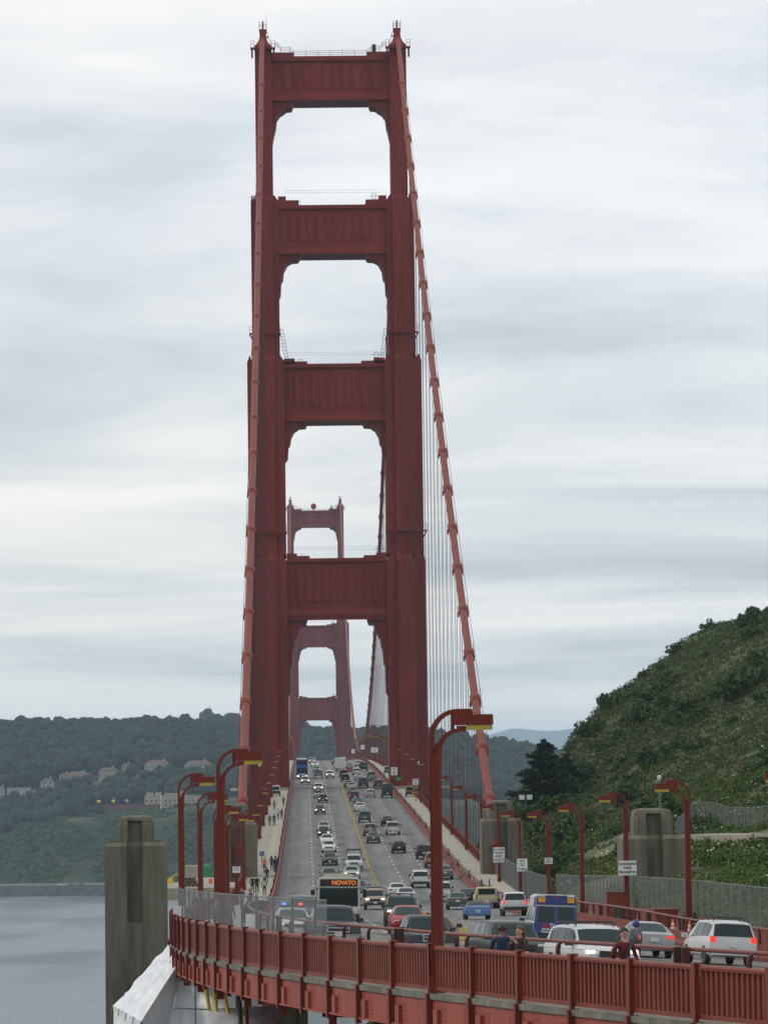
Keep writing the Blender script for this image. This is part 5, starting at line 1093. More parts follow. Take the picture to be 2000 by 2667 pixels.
def dd_parts():
    P = []; g = MB(); rbox(g, 1.25, -10., -.05, .35, 3.1, .1); rbox(g, 1.25, -10, -8.6, 3.1, 4.2, .1)
    for sg in (-1, 1): g.box(*sorted((sg * 1.19, sg * 1.25)), -8.6, -.05, 3.1, 3.75)
    g.box(-1.19, 1.19, -.1, -.03, 3.1, 3.75); P.append(('body', g, M_PAINT, 30, None))
    g = MB(); g.box(-1.12, 1.12, -.05, .01, 1.35, 2.45); P.append(('windscreen', g, M_GLASS, None, None))
    g = MB(); g.box(-1.1, 1.1, -.12, -.01, 3.2, 4.0); P.append(('upper_windscreen', g, M_GLASS, None, None))
    g = MB(); g.box(-1.2, 1.2, -8.6, -.8, 4.15, 4.25); [g.bar((x, y, 3.7), (x, y, 4.2), .06) for x in (-1.2, 1.2) for y in (-.8, -4, -7)]; P.append(('canopy', g, M_PAINT, None, None))
    g = MB(); g.box(-.75, .75, -.05, .02, .85, 1.12); P.append(('name_panel', g, M_SIGN, None, None))
    for sg in (-1, 1): g = MB(); g.box(*sorted((sg * .7, sg * 1.1)), -.05, .03, .5, .75); P.append(('headlight', g, M_HEADON, None, None)); g = MB(); g.box(*sorted((sg * 1.24, sg * 1.262)), -9.5, -.6, 1.4, 2.5); P.append(('side_window', g, M_GLASS, None, None))
    for k in range(6): g = MB(); g.ball((-.8 + .32 * k, -2 - (k * 7 % 5), 3.75), (.2, .2, .38), 8, 6); P.append(('passenger', g, [M_DARK, M_SIGN, M_BLUES][k % 3], 60, None))
    wheels(P, 1.23, (-1.8, -7.6), .48); return P
t = thing('open_top_bus', 'blue open top double decker bus in the outer oncoming lane', 'bus', frame(-526, -7.5, 1)); parts_to_thing('dd', dd_parts, t, (.03, .13, .42))
def box_parts(H):
    def f():
        P = []; g = MB(); rbox(g, 1.2, -6.4, -1.7, .75, H, .05); P.append(('cargo_box', g, M_PAINT, 30, None))
        g = MB(); rbox(g, 1.05, -1.6, 0, .5, 2.2, .25); P.append(('cab', g, M_PAINT, 30, None)); g = MB(); g.box(-.9, .9, -.05, .02, 1.3, 2.0); P.append(('windscreen', g, M_GLASS, None, None))
        for sg in (-1, 1): g = MB(); g.box(sg * .9 - .12, sg * .9 + .12, -6.43, -6.3, .8, 1.0); P.append(('tail_light', g, M_TAIL, None, None))
        g = MB(); g.box(-1.1, 1.1, -6.42, -6.2, .45, .65); P.append(('rear_bumper', g, M_DARK, None, None)); wheels(P, 1.1, (-1.0, -5.2), .42); return P
    return f
t = thing('box_truck', 'white box truck showing above the blue open top bus', 'truck', frame(-562, -7.6, 1)); parts_to_thing('bt1', box_parts(3.9), t, WHT)
t = thing('box_truck', 'white box truck seen from behind in the inner lane near the crest', 'truck', frame(-602 - 6.4, 1.6, -1)); parts_to_thing('bt2', box_parts(3.3), t, WHT)
def flat_parts():
    P = []; g = MB(); rbox(g, 1.1, -5.6, -1.6, .8, 1.0, .03); P.append(('flat_bed', g, M_DARK, None, None)); g = MB(); rbox(g, 1.02, -1.5, 0, .5, 2.1, .3); P.append(('cab', g, M_PAINT, 30, None))
    g = MB(); [g.ball((random.uniform(-.7, .7), -2 - k * .55, 1.25), (.45, .4, .35), 8, 6) for k in range(6)]; P.append(('load', g, M_SHRUB, 60, None)); wheels(P, 1.0, (-1., -4.6), .4); return P
t = thing('flatbed_truck', 'dark green flatbed truck with a load in the outer lane beyond the tower', 'truck', frame(-598 - 5.6, 7.1, -1)); parts_to_thing('fl', flat_parts, t, DGR)
# ambulance: van with a raised roof
M_NAVY = plain('navy_vehicle_paint', (.022, .045, .21), .3)
def amb_parts():
    P = [p for p in car_parts('van') if p[0] not in ('rear_window', 'side_window')]
    g = MB(); g.strip([[(x * w, y, z) for x, z in ((-.93, 2.0), (-.90, 2.5), (-.72, 2.62), (.72, 2.62), (.90, 2.5), (.93, 2.0))] for y, w in ((-2.62, .98), (-2.5, 1.0), (.2, 1.0), (1.0, .9))]); g.add([(x * .98, -2.62, z) for x, z in ((-.93, 2.0), (-.90, 2.5), (-.72, 2.62), (.72, 2.62), (.90, 2.5), (.93, 2.0))], [(0, 1, 2, 3, 4, 5)]); g.add([(x * .9, 1.0, z) for x, z in ((-.93, 2.0), (-.90, 2.5), (-.72, 2.62), (.72, 2.62), (.90, 2.5), (.93, 2.0))], [(0, 1, 2, 3, 4, 5)])
    P.append(('raised_roof', g, M_PAINT, 30, None))
    g = MB(); g.strip([[(x * w * 1.012, y, 2.0 + (z - 2.0) * 1.02) for x, z in ((-.93, 2.0), (-.90, 2.5), (-.72, 2.62), (.72, 2.62), (.90, 2.5), (.93, 2.0))] for y, w in ((-2.63, .98), (-2.5, 1.0), (-1.7, 1.0))]); P.append(('roof_wrap', g, M_NAVY, 30, None))
    g = MB(); g.add([(-.97, -2.84, .5), (.97, -2.84, .5), (1.0, -2.82, 1.2), (.88, -2.60, 2.13), (-.88, -2.60, 2.13), (-1.0, -2.82, 1.2)], [(0, 1, 2, 5), (5, 2, 3, 4)]); g.add([(x * .97, -2.645, z) for x, z in ((-.93, 2.12), (-.90, 2.5), (-.72, 2.6), (.72, 2.6), (.90, 2.5), (.93, 2.12))], [(0, 1, 2, 3, 4, 5)])
    P.append(('rear_door', g, M_NAVY, None, None))
    for sg in (-1, 1):
        g = MB(); g.add([(sg * .08, -2.825, 1.24), (sg * .86, -2.825, 1.24), (sg * .76, -2.64, 2.02), (sg * .08, -2.64, 2.02)], [(0, 1, 2, 3)]); P.append(('rear_window', g, M_GLASS, None, None))
        g = MB(); g.box(sg * .66 - .16, sg * .66 + .16, -2.70, -2.6, 2.24, 2.5); P.append(('warning_lamp', g, M_AMBER, None, None)); g = MB(); g.box(sg * .66 - .16, sg * .66 + .16, -2.69, -2.5, 2.54, 2.66); P.append(('work_lamp', g, M_SIGN, None, None))
        for y0, y1 in ((-2.1, -.9), (-.7, .1), (.35, 1.2)):
            g = MB(); g.add([(sg * 1.0, y0, 1.28), (sg * 1.0, y1, 1.28), (sg * .86, y1 - .02, 1.98), (sg * .86, y0, 1.98)], [(0, 1, 2, 3)]); P.append(('side_window', g, M_GLASS, None, None))
        g = MB(); g.add([(sg * 1.017, -2.7, .5), (sg * 1.017, -.2, .5), (sg * 1.017, -.9, 1.15), (sg * 1.017, -2.7, 1.15)], [(0, 1, 2, 3)]); P.append(('side_flash', g, M_NAVY, None, None))
    g = MB(); g.box(-.1, .1, -2.66, -2.6, 2.46, 2.54); P.append(('brake_lamp', g, M_TAIL, None, None)); return P
M = frame(130 - 2.82, 3.9, -1) @ Matrix.Diagonal((1, 1, .87, 1)); t = thing('ambulance', 'navy and white medical transport van with amber roof lamps', 'ambulance', M); parts_to_thing('amb', amb_parts, t, WHT)
RX = Matrix.Rotation(PI / 2, 4, 'X')
for tx, sz, x, z, m in (('Pro', .25, -.42, 1.06, plain('red_lettering', (.55, .03, .04), .5)), ('Transport', .25, .22, 1.06, M_SIGN), ('Medical', .13, -.42, .86, M_SIGN), ('Transport', .13, -.42, .73, M_SIGN), ('Specialists', .13, -.42, .60, M_SIGN)):
    text(tx, sz, Matrix.Translation((x, -2.855, z)) @ RX, m, t, bold=.008)
g = MB(); g.box(-.62, .7, -2.855, -2.83, .935, .955); obj('stripe', g, MATS['red_lettering'], t)
# utility carts on the walks
def ucart(s, lat, d, label, col):
    t = thing('utility_cart', label, 'utility cart', frame(s, lat, d, .16)); P = []
    g = MB(); rbox(g, .75, -1.6, 1.6, .4, .95, .08); g.box(-.75, .75, -1.6, -.2, .95, 1.3); obj('body', g, M_DARK, t)
    g = MB(); rbox(g, .72, -.2, 1.1, .95, 1.95, .12); obj('cab', g, col, t, 30); g = MB(); g.box(-.6, .6, 1.09, 1.12, 1.1, 1.75); obj('windscreen', g, M_GLASS, t)
    for x in (-.7, .7):
        for y in (-1., 1.1): g = MB(); g.tube([(x - .1, y, .3), (x + .1, y, .3)], .3, 14); obj('tyre', g, M_BLACK, t, 40)
ucart(-382, 12.1, 1, 'cream utility cart parked on the right walk by the tower', M_STUCCO); ucart(-554, 11.8, 1, 'white utility cart on the right walk beyond the tower', M_SIGN)
ucart(-398, -12.2, 1, 'dark utility cart on the left walk beside the tower leg', M_SIGN); ucart(-640, -11.6, 1, 'tiny white cart on the left walk beyond the tower', M_SIGN)
# ================================================================ PEOPLE
CL = {}
def clothmat(c):
    k = tuple(round(x, 3) for x in c)
    if k not in CL: CL[k] = noisy('cloth_%d' % len(CL), [tuple(x * .7 for x in c), c, tuple(min(1, x * 1.2) for x in c)], 9., rough=.9)
    return CL[k]
def person(M, label, top, legs, hair=M_HAIRD, h=1.75, pose='walk', ph=1, near=False, hat=None, bag=None, skin=M_SKIN, woman=False, lookup=0., turn=0., group=None):
    t = thing('person', label, 'person', M, group); k = h / 1.75
    V = []; E = []; Rr = []; Lb = []
    def node(p, r, par=None, lb='top'):
        V.append(Vector(p) * k); Rr.append(r * k); Lb.append(lb)
        if par is not None: E.append((par, len(V) - 1))
        return len(V) - 1
    sw = .88 if woman else 1.
    lean = -.03 * lookup
    pel = node((0, 0, .94), .135, None, 'legs'); wa = node((0, 0, 1.08), .125 * sw, pel, 'top'); ch = node((0, .01, 1.27), .155 * sw, wa, 'top'); sh = node((0, -.005, 1.42), .115 * sw, ch, 'top')
    nk = node((0, .005, 1.51), .056, sh, 'skin'); hy = .015 + lean; hd = node((0, hy + .02, 1.585), .078, nk, 'head'); hm = node((0, hy, 1.655), .098, hd, 'head'); ht = node((0, hy - .01, 1.715), .072, hm, 'head')
    if near: node((0, hy + .115, 1.625 + .01 * lookup), .016, hm, 'head'); [node((sx * .098, hy - .01, 1.635), .018, hm, 'head') for sx in (-1, 1)]
    for sx in (-1, 1):
        a = {'walk': .30 * sx * ph, 'stand': .03 * sx, 'back': .02}.get(pose, .03 * sx)
        hp = node((sx * .095, 0, .86), .098, pel, 'legs'); kn = node((sx * .10, a * .55 + .03, .49 + abs(a) * .05), .064, hp, 'legs'); ak = node((sx * .10, a * 1.0 - .03, .10 + (.06 if a < -.1 else 0)), .045, kn, 'legs'); node((sx * .11, a * 1.0 + .11, .045), .042, ak, 'shoe')
        s1 = node((sx * .19 * sw, -.005, 1.41), .068, sh, 'top')
        if pose == 'camera': el = node((sx * .235, .08, 1.19), .05, s1, 'top'); wr = node((sx * .09, .25, 1.36), .036, el, 'top'); hn = node((sx * .055, .30, 1.41), .031, wr, 'skin'); fd = Vector((-.3 * sx, .6, .55)).normalized()
        elif pose == 'back': el = node((sx * .27, .10, 1.16), .050, s1, 'top'); wr = node((sx * .17, .30, 1.06), .035, el, 'skin'); hn = node((sx * .12, .36, 1.06), .032, wr, 'skin'); fd = Vector((-.4 * sx, .8, -.1)).normalized()
        else:
            b = -a * .45; el = node((sx * .255, b * .5 - .02, 1.15), .049, s1, 'top'); wr = node((sx * .265, b + .06, .93), .034, el, 'top'); hn = node((sx * .262, b + .09, .86), .032, wr, 'skin'); fd = Vector((0, .25, -1)).normalized()
        if near:
            sdv = Vector((0, 1, 0)) if abs(fd.z) > .7 else Vector((0, 0, 1)); hv = V[hn] / k
            for f, ln in zip((-1.5, -.5, .5, 1.5), (.062, .075, .072, .058)):
                p1 = hv + sdv * f * .018 + fd * .03; f1 = node(p1, .0095, hn, 'skin'); f2 = node(p1 + fd * ln * .6, .0085, f1, 'skin'); node(p1 + (fd + Vector((-.4 * sx, .1, 0))).normalized() * ln, .0075, f2, 'skin')
            th = node(hv + sdv * .034 + fd * .0, .0105, hn, 'skin'); node(hv + sdv * .055 + fd * .035, .009, th, 'skin')
    me = bpy.data.meshes.new('body'); me.from_pydata([tuple(v) for v in V], E, []); o = link('body', me, t)
    md = o.modifiers.new('skin', 'SKIN'); md.use_smooth_shade = True
    sv = me.skin_vertices[0].data
    for i, r in enumerate(Rr): sv[i].radius = (r, r * (.72 if Lb[i] == 'top' and i < 4 else 1)); sv[i].use_root = (i == 0)
    ss = o.modifiers.new('sub', 'SUBSURF'); ss.levels = ss.render_levels = 1
    dg = bpy.context.evaluated_depsgraph_get(); m2 = bpy.data.meshes.new_from_object(o.evaluated_get(dg)); o.modifiers.clear(); o.data = m2; bpy.data.meshes.remove(me)
    m2.materials.clear(); keys = ['top', 'legs', 'skin', 'shoe', 'head']
    for m in (clothmat(top), clothmat(legs), skin, M_SHOE, skin): m2.materials.append(m)
    segs = [(V[a], V[b], Lb[b]) for a, b in E] + [(V[0], V[0], 'legs')]
    for p in m2.polygons:
        c = p.center; best = None
        for a, b, lb in segs:
            d = b - a; u = 0 if d.length < 1e-6 else max(0, min(1, (c - a).dot(d) / d.length_squared)); q = (c - a - d * u).length
            if best is None or q < best[0]: best = (q, lb)
        lb = best[1]
        if lb == 'top' and c.z < .90 * k and abs(c.x) < .2 * k: lb = 'legs'
        p.material_index = keys.index(lb); p.use_smooth = True
    g = MB(); hc = Vector((0, hy - .018, 1.672)) * k; rows = []
    for i in range(7):     # hair cap, open over the face
        v = PI * .62 * i / 6; row = []
        for j in range(14):
            a = 2 * PI * j / 14; fr = max(0, math.sin(a)); vv = v * (1 - .48 * fr); row.append((hc.x + .112 * k * math.sin(vv) * math.cos(a), hc.y + .118 * k * math.sin(vv) * math.sin(a), hc.z + .112 * k * math.cos(vv)))
        rows.append(row)
    g.strip(rows, 0, True)
    if woman: g.strip([[(hc.x + .108 * k * w * math.cos(a), hc.y + (.11 * k) * w * math.sin(a) - .01, hc.z + z * k) for a in np.linspace(PI * .93, PI * 2.07, 10)] for w, z in ((1, -.02), (1.06, -.12), (1.0, -.22), (.8, -.28))])
    obj('hair', g, hair if hat is None else clothmat(hat), t, 60)
    if near:
        g = MB(); [g.ball((sx * .036 * k, (hy + .092) * k, 1.645 * k), .011 * k, 8, 5) for sx in (-1, 1)]; obj('eyes', g, M_HAIRD, t, 60)
        g = MB(); g.box(-.026 * k, .026 * k, (hy + .075) * k, (hy + .099) * k, 1.578 * k, 1.586 * k); obj('mouth', g, plain('lip', (.30, .10, .09), .5), t)
        g = MB(); [g.box(sx * .036 * k - .02, sx * .036 * k + .02, (hy + .085) * k, (hy + .103) * k, 1.668 * k, 1.676 * k) for sx in (-1, 1)]; obj('eyebrows', g, hair, t)
    if bag == 'strap':
        g = MB(); g.strip([[Vector((x - .03, y, z)) * k, Vector((x + .03, y, z + .02)) * k] for x, y, z in ((-.15, -.05, 1.475), (-.12, .095, 1.42), (-.02, .168, 1.28), (.08, .165, 1.12), (.15, .12, 1.0))]); obj('bag_strap', g, M_DARK, t)
        g = MB(); g.box(.12, .36, -.10, .08, .78, 1.04); obj('shoulder_bag', g, M_DARK, t)
    elif bag: g = MB(); g.ball((0, -.20 * k, 1.24 * k), (.16, .11, .24), 10, 8); obj('backpack', g, clothmat(bag), t, 60)
    return t
E_ = lambda s, lat, yaw, face=1: frame(s, lat, face, wdz(s), yaw, True)
person(E_(195.2, railE(195.2) + .5, R(160)), 'man in a navy pullover with his back turned at the near railing', (.012, .03, .075), (.05, .055, .07), M_HAIRD, 1.98, 'back', near=True, skin=M_SKIN2)
tw = person(E_(196.5, railE(196.5) + .55, R(-55)), 'woman in a brown jacket looking down at the camera in her hands', (.055, .028, .024), (.03, .04, .07), M_HAIRB, 1.97, 'camera', near=True, woman=True)
g = MB(); g.box(-.05, .05, .35, .39, 1.58, 1.65); g.tube([(0, .39, 1.615), (0, .43, 1.615)], .022, 10); o = obj('compact_camera', g, M_DARK); o.matrix_world = tw.matrix_world.copy(); tag(o, 'small dark camera held up by the woman in the brown jacket', 'camera')
person(E_(203.5, railE(203.5) + .6, R(10)), 'man in a maroon pullover with a dark bag strap across his chest', (.115, .012, .018), (.04, .05, .08), M_HAIRD, 2.06, 'walk', 1, near=True, bag='strap', lookup=1.)
PED = [(-337, -10.5, 1, (.03, .03, .035), (.03, .03, .04), None, 'walker in black farthest along the left walk'), (-318, -11.9, 1, (.10, .11, .14), (.04, .05, .08), None, 'walker in a blue grey jacket beside the tower end of the left walk'),
 (-274, -10.95, -1, (.5, .5, .5), (.03, .04, .06), None, 'walker in a pale top beside one in grey on the left walk'), (-274, -10.4, -1, (.06, .07, .08), (.03, .04, .06), None, 'walker in dark grey beside one in a pale top'),
 (-250, -11.35, 1, (.025, .025, .03), (.05, .05, .06), None, 'walker in black under the lamp heads on the left walk'), (-250, -12.0, 1, (.05, .05, .08), (.03, .03, .04), None, 'walker partly hidden by a lamp head on the left walk'),
 (-115, -11.3, 1, (.60, .16, .03), (.05, .05, .06), None, 'walker in a bright orange jacket'), (-118, -10.55, -1, (.03, .035, .05), (.05, .08, .14), None, 'left of three walkers in dark jackets close together'),
 (-115, -10.15, -1, (.09, .09, .065), (.05, .09, .17), (.03, .03, .03), 'middle walker of three wearing an olive jacket and jeans'), (-116.6, -9.95 - .1, -1, (.03, .035, .05), (.05, .08, .15), None, 'right of three walkers in dark jackets close together'),
 (-92, -10.8, 1, (.025, .025, .03), (.06, .07, .08), (.25, .03, .04), 'walker with a red backpack on the left walk'), (-67.5, -11.95, 1, (.02, .025, .045), (.02, .03, .05), None, 'walker in navy left of the one in black near the fence top'),
 (-66.5, -11.5, 1, (.02, .02, .022), (.025, .025, .03), (.02, .02, .022), 'tall walker in black with a rucksack near the fence top'), (-59.5, -10.7, -1, (.05, .05, .05), (.05, .06, .07), (.45, .44, .33), 'walker with a cream rucksack seen from behind'),
 (-22, -12.2, 1, (.05, .03, .035), (.05, .05, .06), (.25, .05, .06), 'walker with a red cap behind the chain link fence'), (-24, -11.6, 1, (.42, .42, .40), (.06, .06, .07), None, 'walker in a white top behind the chain link fence'),
 (-13, -11.3, 1, (.03, .035, .035), (.03, .03, .035), None, 'walker in dark clothes right of the one in white behind the fence'), (111, -10.6, 1, (.02, .022, .026), (.03, .03, .04), None, 'walker in black close behind the chain link fence'), (101, -11.4, 1, (.10, .11, .13), (.04, .04, .05), None, 'walker in blue grey at the left behind the chain link fence')]
for i, (s, lat, f, top, legs, bag, lab) in enumerate(PED):
    hat = (.3, .03, .05) if 'red cap' in lab else None
    person(frame(s, lat, f, wdz(s), 0, True), lab, top, legs, M_HAIRD if i % 3 else M_HAIRB, 1.68 + .03 * (i % 5), 'walk' if i % 4 else 'stand', 1 if i % 2 else -1, hat=hat, bag=bag, woman=i % 3 == 1, group='walkers on the left walk')
# motorcyclist in front of the silver sedan
t = thing('motorcycle', 'dark motorcycle in front of the silver sedan', 'motorcycle', frame(149.5, 4.3, -1)); g = MB()
for y in (-.7, .7): g = MB(); g.tube([(-.07, y, .31), (.07, y, .31)], .31, 16); obj('wheel', g, M_BLACK, t, 40)
g = MB(); g.ball((0, .1, .72), (.2, .5, .22), 10, 7); g.bar((0, -.8, .7), (0, -.1, .78), .28, .12); g.bar((0, .7, .35), (0, .5, 1.0), .08); g.bar((-.36, .45, 1.05), (.36, .45, 1.05), .05); obj('frame', g, M_DARK, t, 50)
g = MB(); g.box(-.07, .07, -.86, -.8, .68, .78); obj('tail_light', g, M_TAIL, t)
rd = person(frame(149.5, 4.3, -1) @ Matrix.Translation((0, -.15, -.22)), 'motorcycle rider in grey with a blue helmet', (.20, .21, .22), (.03, .03, .04), M_HAIRD, 1.7, 'stand')
g = MB(); g.ball((0, .01, 1.62), (.15, .17, .17), 12, 9); obj('helmet', g, plain('blue_helmet_paint', (.03, .06, .25), .25), rd, 60)
# ================================================================ VEGETATION
def leaf_quads(P, size, flat=0.):
    n = len(P); a = rng.normal(size=(n, 3)); a[:, 2] *= (1 - flat); a /= np.linalg.norm(a, axis=1)[:, None] + 1e-9
    b = np.cross(a, rng.normal(size=(n, 3))); b /= np.linalg.norm(b, axis=1)[:, None] + 1e-9
    s = (np.asarray(size) * rng.uniform(.6, 1.3, n))[:, None]; a = a * s; b = b * s * .62
    V = np.stack([P - a, P - b * .9, P + a, P + b], 1).reshape(-1, 3); F = np.arange(4 * n).reshape(n, 4); return V, F
# brush covering the Marin hillside (nobody could count it)
def brush(name, n, xr, yr, hmax, leaf, per, mat, keep):
    pts = []
    while len(pts) < n:
        x = random.uniform(*xr); y = random.uniform(*yr)
        if not keep(x, y): continue
        d = .5 + .5 * fbm(x, y, .06, 3); r = (.35 + .9 * max(0, d)) * random.uniform(.6, 1.3)
        pts.append((x, y, hillZ(x, y), r))
    A = np.array(pts); C = np.repeat(A[:, :3], per, 0); r = np.repeat(A[:, 3], per); q = rng.normal(size=(len(C), 3)); q /= np.linalg.norm(q, axis=1)[:, None]; q[:, 2] = np.abs(q[:, 2]); q *= (r * rng.uniform(.5, 1.05, len(C)))[:, None]; q[:, 2] *= hmax
    V, F = leaf_quads(C + q, leaf * (.6 + .4 * r / r.mean())); o = link(name, npmesh(name, V, F, mat)); o['kind'] = 'stuff'; return o
ontrack = lambda x, y: any(abs(y - py) < 5 and abs(x - px) < 3.2 for px, py in P_TRACK)
P_TRACK = [(23.5, 384), (24.2, 372), (24.8, 364), (25.4, 356), (26.2, 349), (27.2, 342), (28.4, 336), (29.8, 331), (31.3, 327), (33, 323), (35.5, 319.5), (38, 316)]
brush('hillside_brush', 34000, (15.2, 112), (300, 660), .62, .17, 13, M_BRUSH, lambda x, y: x > 15.2 + max(0, (y - 500)) * .02 and not (ontrack(x, y) and y < 385) and x < -6.6 + y * .135 + 4)
brush('fresh_green_brush', 12000, (15.0, 60), (150, 430), .72, .125, 17, M_LUSH, lambda x, y: x < -3 + y * .13 and not ontrack(x, y) and (x > 23.5 or y < 270 or y > 296) and (x > 20 or y < 330) and fbm(x, y, .05, 3) > -.15 - (y < 330) * .5)
fl = []
while len(fl) < 260:
    x = random.uniform(17, 48); y = random.uniform(256, 420)
    if x < -6.6 + y * .13 and not ontrack(x, y) and (x > 24 or y > 300) and fbm(x + 40, y, .09, 3) > .05: fl += [(x + random.gauss(0, .4), y + random.gauss(0, .4), hillZ(x, y) + random.uniform(.5, 1.2)) for _ in range(random.randint(1, 4))]
V, F = leaf_quads(np.array(fl), .13, .8); o = link('white_wild_flowers', npmesh('white_wild_flowers', V, F, M_FLOWER)); o['kind'] = 'stuff'
def shrub_mesh(n, seed, mat, leaf=.16):
    r = np.random.default_rng(seed); nb = 9; bc = r.normal(size=(nb, 3)) * (.45, .45, .28) + (0, 0, .55); br = r.uniform(.28, .55, nb); k = r.integers(0, nb, n)
    q = r.normal(size=(n, 3)); q /= np.linalg.norm(q, axis=1)[:, None]; P = bc[k] + q * (br[k] * r.uniform(.55, 1.1, n) ** .5)[:, None]; P[:, 2] = np.maximum(P[:, 2], .02); V, F = leaf_quads(P, leaf); return npmesh('shrub_foliage', V, F, mat)
SH = [shrub_mesh(750, i, M_SHRUB) for i in range(5)]
g = MB()
for a in range(5): g.tube([(0, 0, -.2), (.25 * math.cos(a * 1.26), .25 * math.sin(a * 1.26), .6)], [.05, .02], 5)
STEM = mesh('shrub_stem', g, M_BARK)
def shrub(x, y, sc, label, group, z=None):
    t = thing('shrub', label, 'shrub', Matrix.Translation((x, y, hillZ(x, y) - .22 * sc)) @ Matrix.Rotation(random.uniform(0, 6.28), 4, 'Z') @ Matrix.Diagonal((sc, sc, sc * random.uniform(.75, 1.05), 1)), group); link('foliage', random.choice(SH), t); link('stem', STEM, t); return t
for x in np.arange(34, 76, 2.6): shrub(x + random.uniform(-.8, .8), 612 + random.uniform(-10, 10), random.choice((.8, 1.0, 1.2, 1.5, 1.8)), 'dark shrub on the skyline of the right hillside', 'skyline shrubs')
for k in range(45):
    x = random.uniform(42, 72); y = random.uniform(470, 605)
    if x < -6.6 + y * .128: shrub(x, y, random.choice((1.0, 1.5, 2.0, 2.6)), 'dark green shrub growing on the slope of the right hillside', 'hillside shrubs')
n = 0
while n < 55:
    x = random.uniform(17, 85); y = random.uniform(300, 600)
    if x > -6.6 + y * .128 or ontrack(x, y) or fbm(x, y, .03, 2) < -.1: continue
    shrub(x, y, random.choice((.8, 1.1, 1.5, 2.0, 2.6)), 'dark green shrub growing on the slope of the right hillside', 'hillside shrubs'); n += 1
# broad dark cypress by the cable foot
def conifer(x, y, z, H, W, label, n=5200):
    t = thing('cypress_tree', label, 'tree', (x, y, z)); g = MB(); g.tube([(0, 0, -1), (.1, 0, H * .35), (0, .1, H * .7), (.05, 0, H * .97)], [.32, .26, .14, .03], 8); P = []
    for k in range(46):
        u = (k + .5) / 46; zz = H * (.06 + .92 * u); rr = W / 2 * (1 - u) ** .62 * random.uniform(.6, 1.2) * (1 if u > .15 else .7); a = k * 2.4 + random.uniform(-.3, .3); tip = Vector((rr * math.cos(a), rr * math.sin(a), zz + rr * random.uniform(.02, .35)))
        g.tube([(0, 0, zz - rr * .12), tip * .5 + Vector((0, 0, zz * .5 - .05)), tip], [.07, .045, .015], 5)
        m = int(n / 46 * (.5 + 1.1 * (1 - u)))
        for _ in range(m):
            v = random.random() ** .6; p = Vector((0, 0, zz)).lerp(tip, v); sp = .16 + rr * .17 * (1.1 - v); P.append((p.x + random.gauss(0, sp), p.y + random.gauss(0, sp), p.z + random.gauss(0, sp * .45)))
    for _ in range(60): P.append((random.gauss(0, .15), random.gauss(0, .15), H * random.uniform(.93, 1.03)))
    obj('trunk', g, M_BARK, t, 60); V, F = leaf_quads(np.array(P), .30, .35); link('crown', npmesh('crown', V, F, M_PINE), t); return t
conifer(26.3, 520, hillZ(26.3, 520) + .3, 9.9, 10.6, 'broad dark cypress tree standing below the right hillside', 6500)
conifer(29.8, 528, hillZ(29.8, 528) - .6, 6.4, 6.4, 'lower dark cypress tree tucked right of the tall one', 3000)
# far forest on the city side
def crown_templates():
    out = []
    for k in range(5):
        bm = bmesh.new(); bmesh.ops.create_icosphere(bm, subdivisions=2, radius=1.)
        for v in bm.verts:
            d = 1 + .38 * mnoise.fractal(v.co * 1.7 + Vector((k * 7, 0, 0)), 1., 2., 3); v.co *= d; v.co.z *= 1.05
        bm.verts.ensure_lookup_table(); V = np.array([tuple(v.co) for v in bm.verts]); F = np.array([[v.index for v in f.verts] for f in bm.faces]); bm.free(); out.append((V, F))
    return out
CT = crown_templates()
HOUSES = []
def forest(name, n, gen, mat=None):
    Vs = []; Fs = []; off = 0
    for _ in range(n):
        q = gen()
        if q is None: continue
        x, y, z, r = q; V, F = CT[random.randrange(5)]; a = random.uniform(0, 6.28); c, s = math.cos(a), math.sin(a); W = V @ np.array([[c, s, 0], [-s, c, 0], [0, 0, 1]]) * (r, r, r * random.uniform(.8, 1.25)) + (x, y, z); Vs.append(W); Fs.append(F + off); off += len(V)
    o = link(name, npmesh(name, np.concatenate(Vs), np.concatenate(Fs), mat or M_FOREST)); o['kind'] = 'stuff'; return o
def clear(x, y): return all(not (abs(x - hx) < w and -26 < y - hy < 10) for hx, hy, w in HOUSES)
# ================================================================ CITY SIDE BUILDINGS
def house(x, y, w, d, h, label, wall, roof, gable=True, name='house', z=None):
    y -= 14 if y > 2950 else 0
    z0 = landZ(x, y) if z is None else z; t = thing(name, label, 'house' if name == 'house' else 'building', (x, y, z0)); HOUSES.append((x, y, w * .75 + 4))
    mb = MB(); mb.box(-w / 2, w / 2, -d / 2, d / 2, -6, h); obj('wall', mb, wall, t); mb = MB()
    if gable:
        rh = min(w, d) * .28; e = .6
        mb.add([(-w / 2 - e, -d / 2 - e, h), (w / 2 + e, -d / 2 - e, h), (w / 2 + e, d / 2 + e, h), (-w / 2 - e, d / 2 + e, h), (-w / 2 + d * .35, 0, h + rh), (w / 2 - d * .35, 0, h + rh)], [(0, 1, 5, 4), (1, 2, 5), (2, 3, 4, 5), (3, 0, 4), (3, 2, 1, 0)])
    else: mb.box(-w / 2 - .3, w / 2 + .3, -d / 2 - .3, d / 2 + .3, h, h + .7)
    rf = obj('roof', mb, roof, t)
    if gable: mb = MB(); mb.box(w * .2, w * .2 + 1.2, -.6, .6, h + .3, h + rh_(w, d) + 1.4); obj('chimney', mb, wall, rf)
    n = max(2, int(w / 3.4))
    for fl in range(max(1, int(h / 3.1))):
        for k in range(n):
            xx = -w / 2 + w * (k + .5) / n; mb = MB(); mb.box(xx - .55, xx + .55, -d / 2 - .06, -d / 2 + .1, .9 + fl * 3.1, 2.5 + fl * 3.1); obj('window', mb, M_WIN, t)
    return t
def rh_(w, d): return min(w, d) * .28
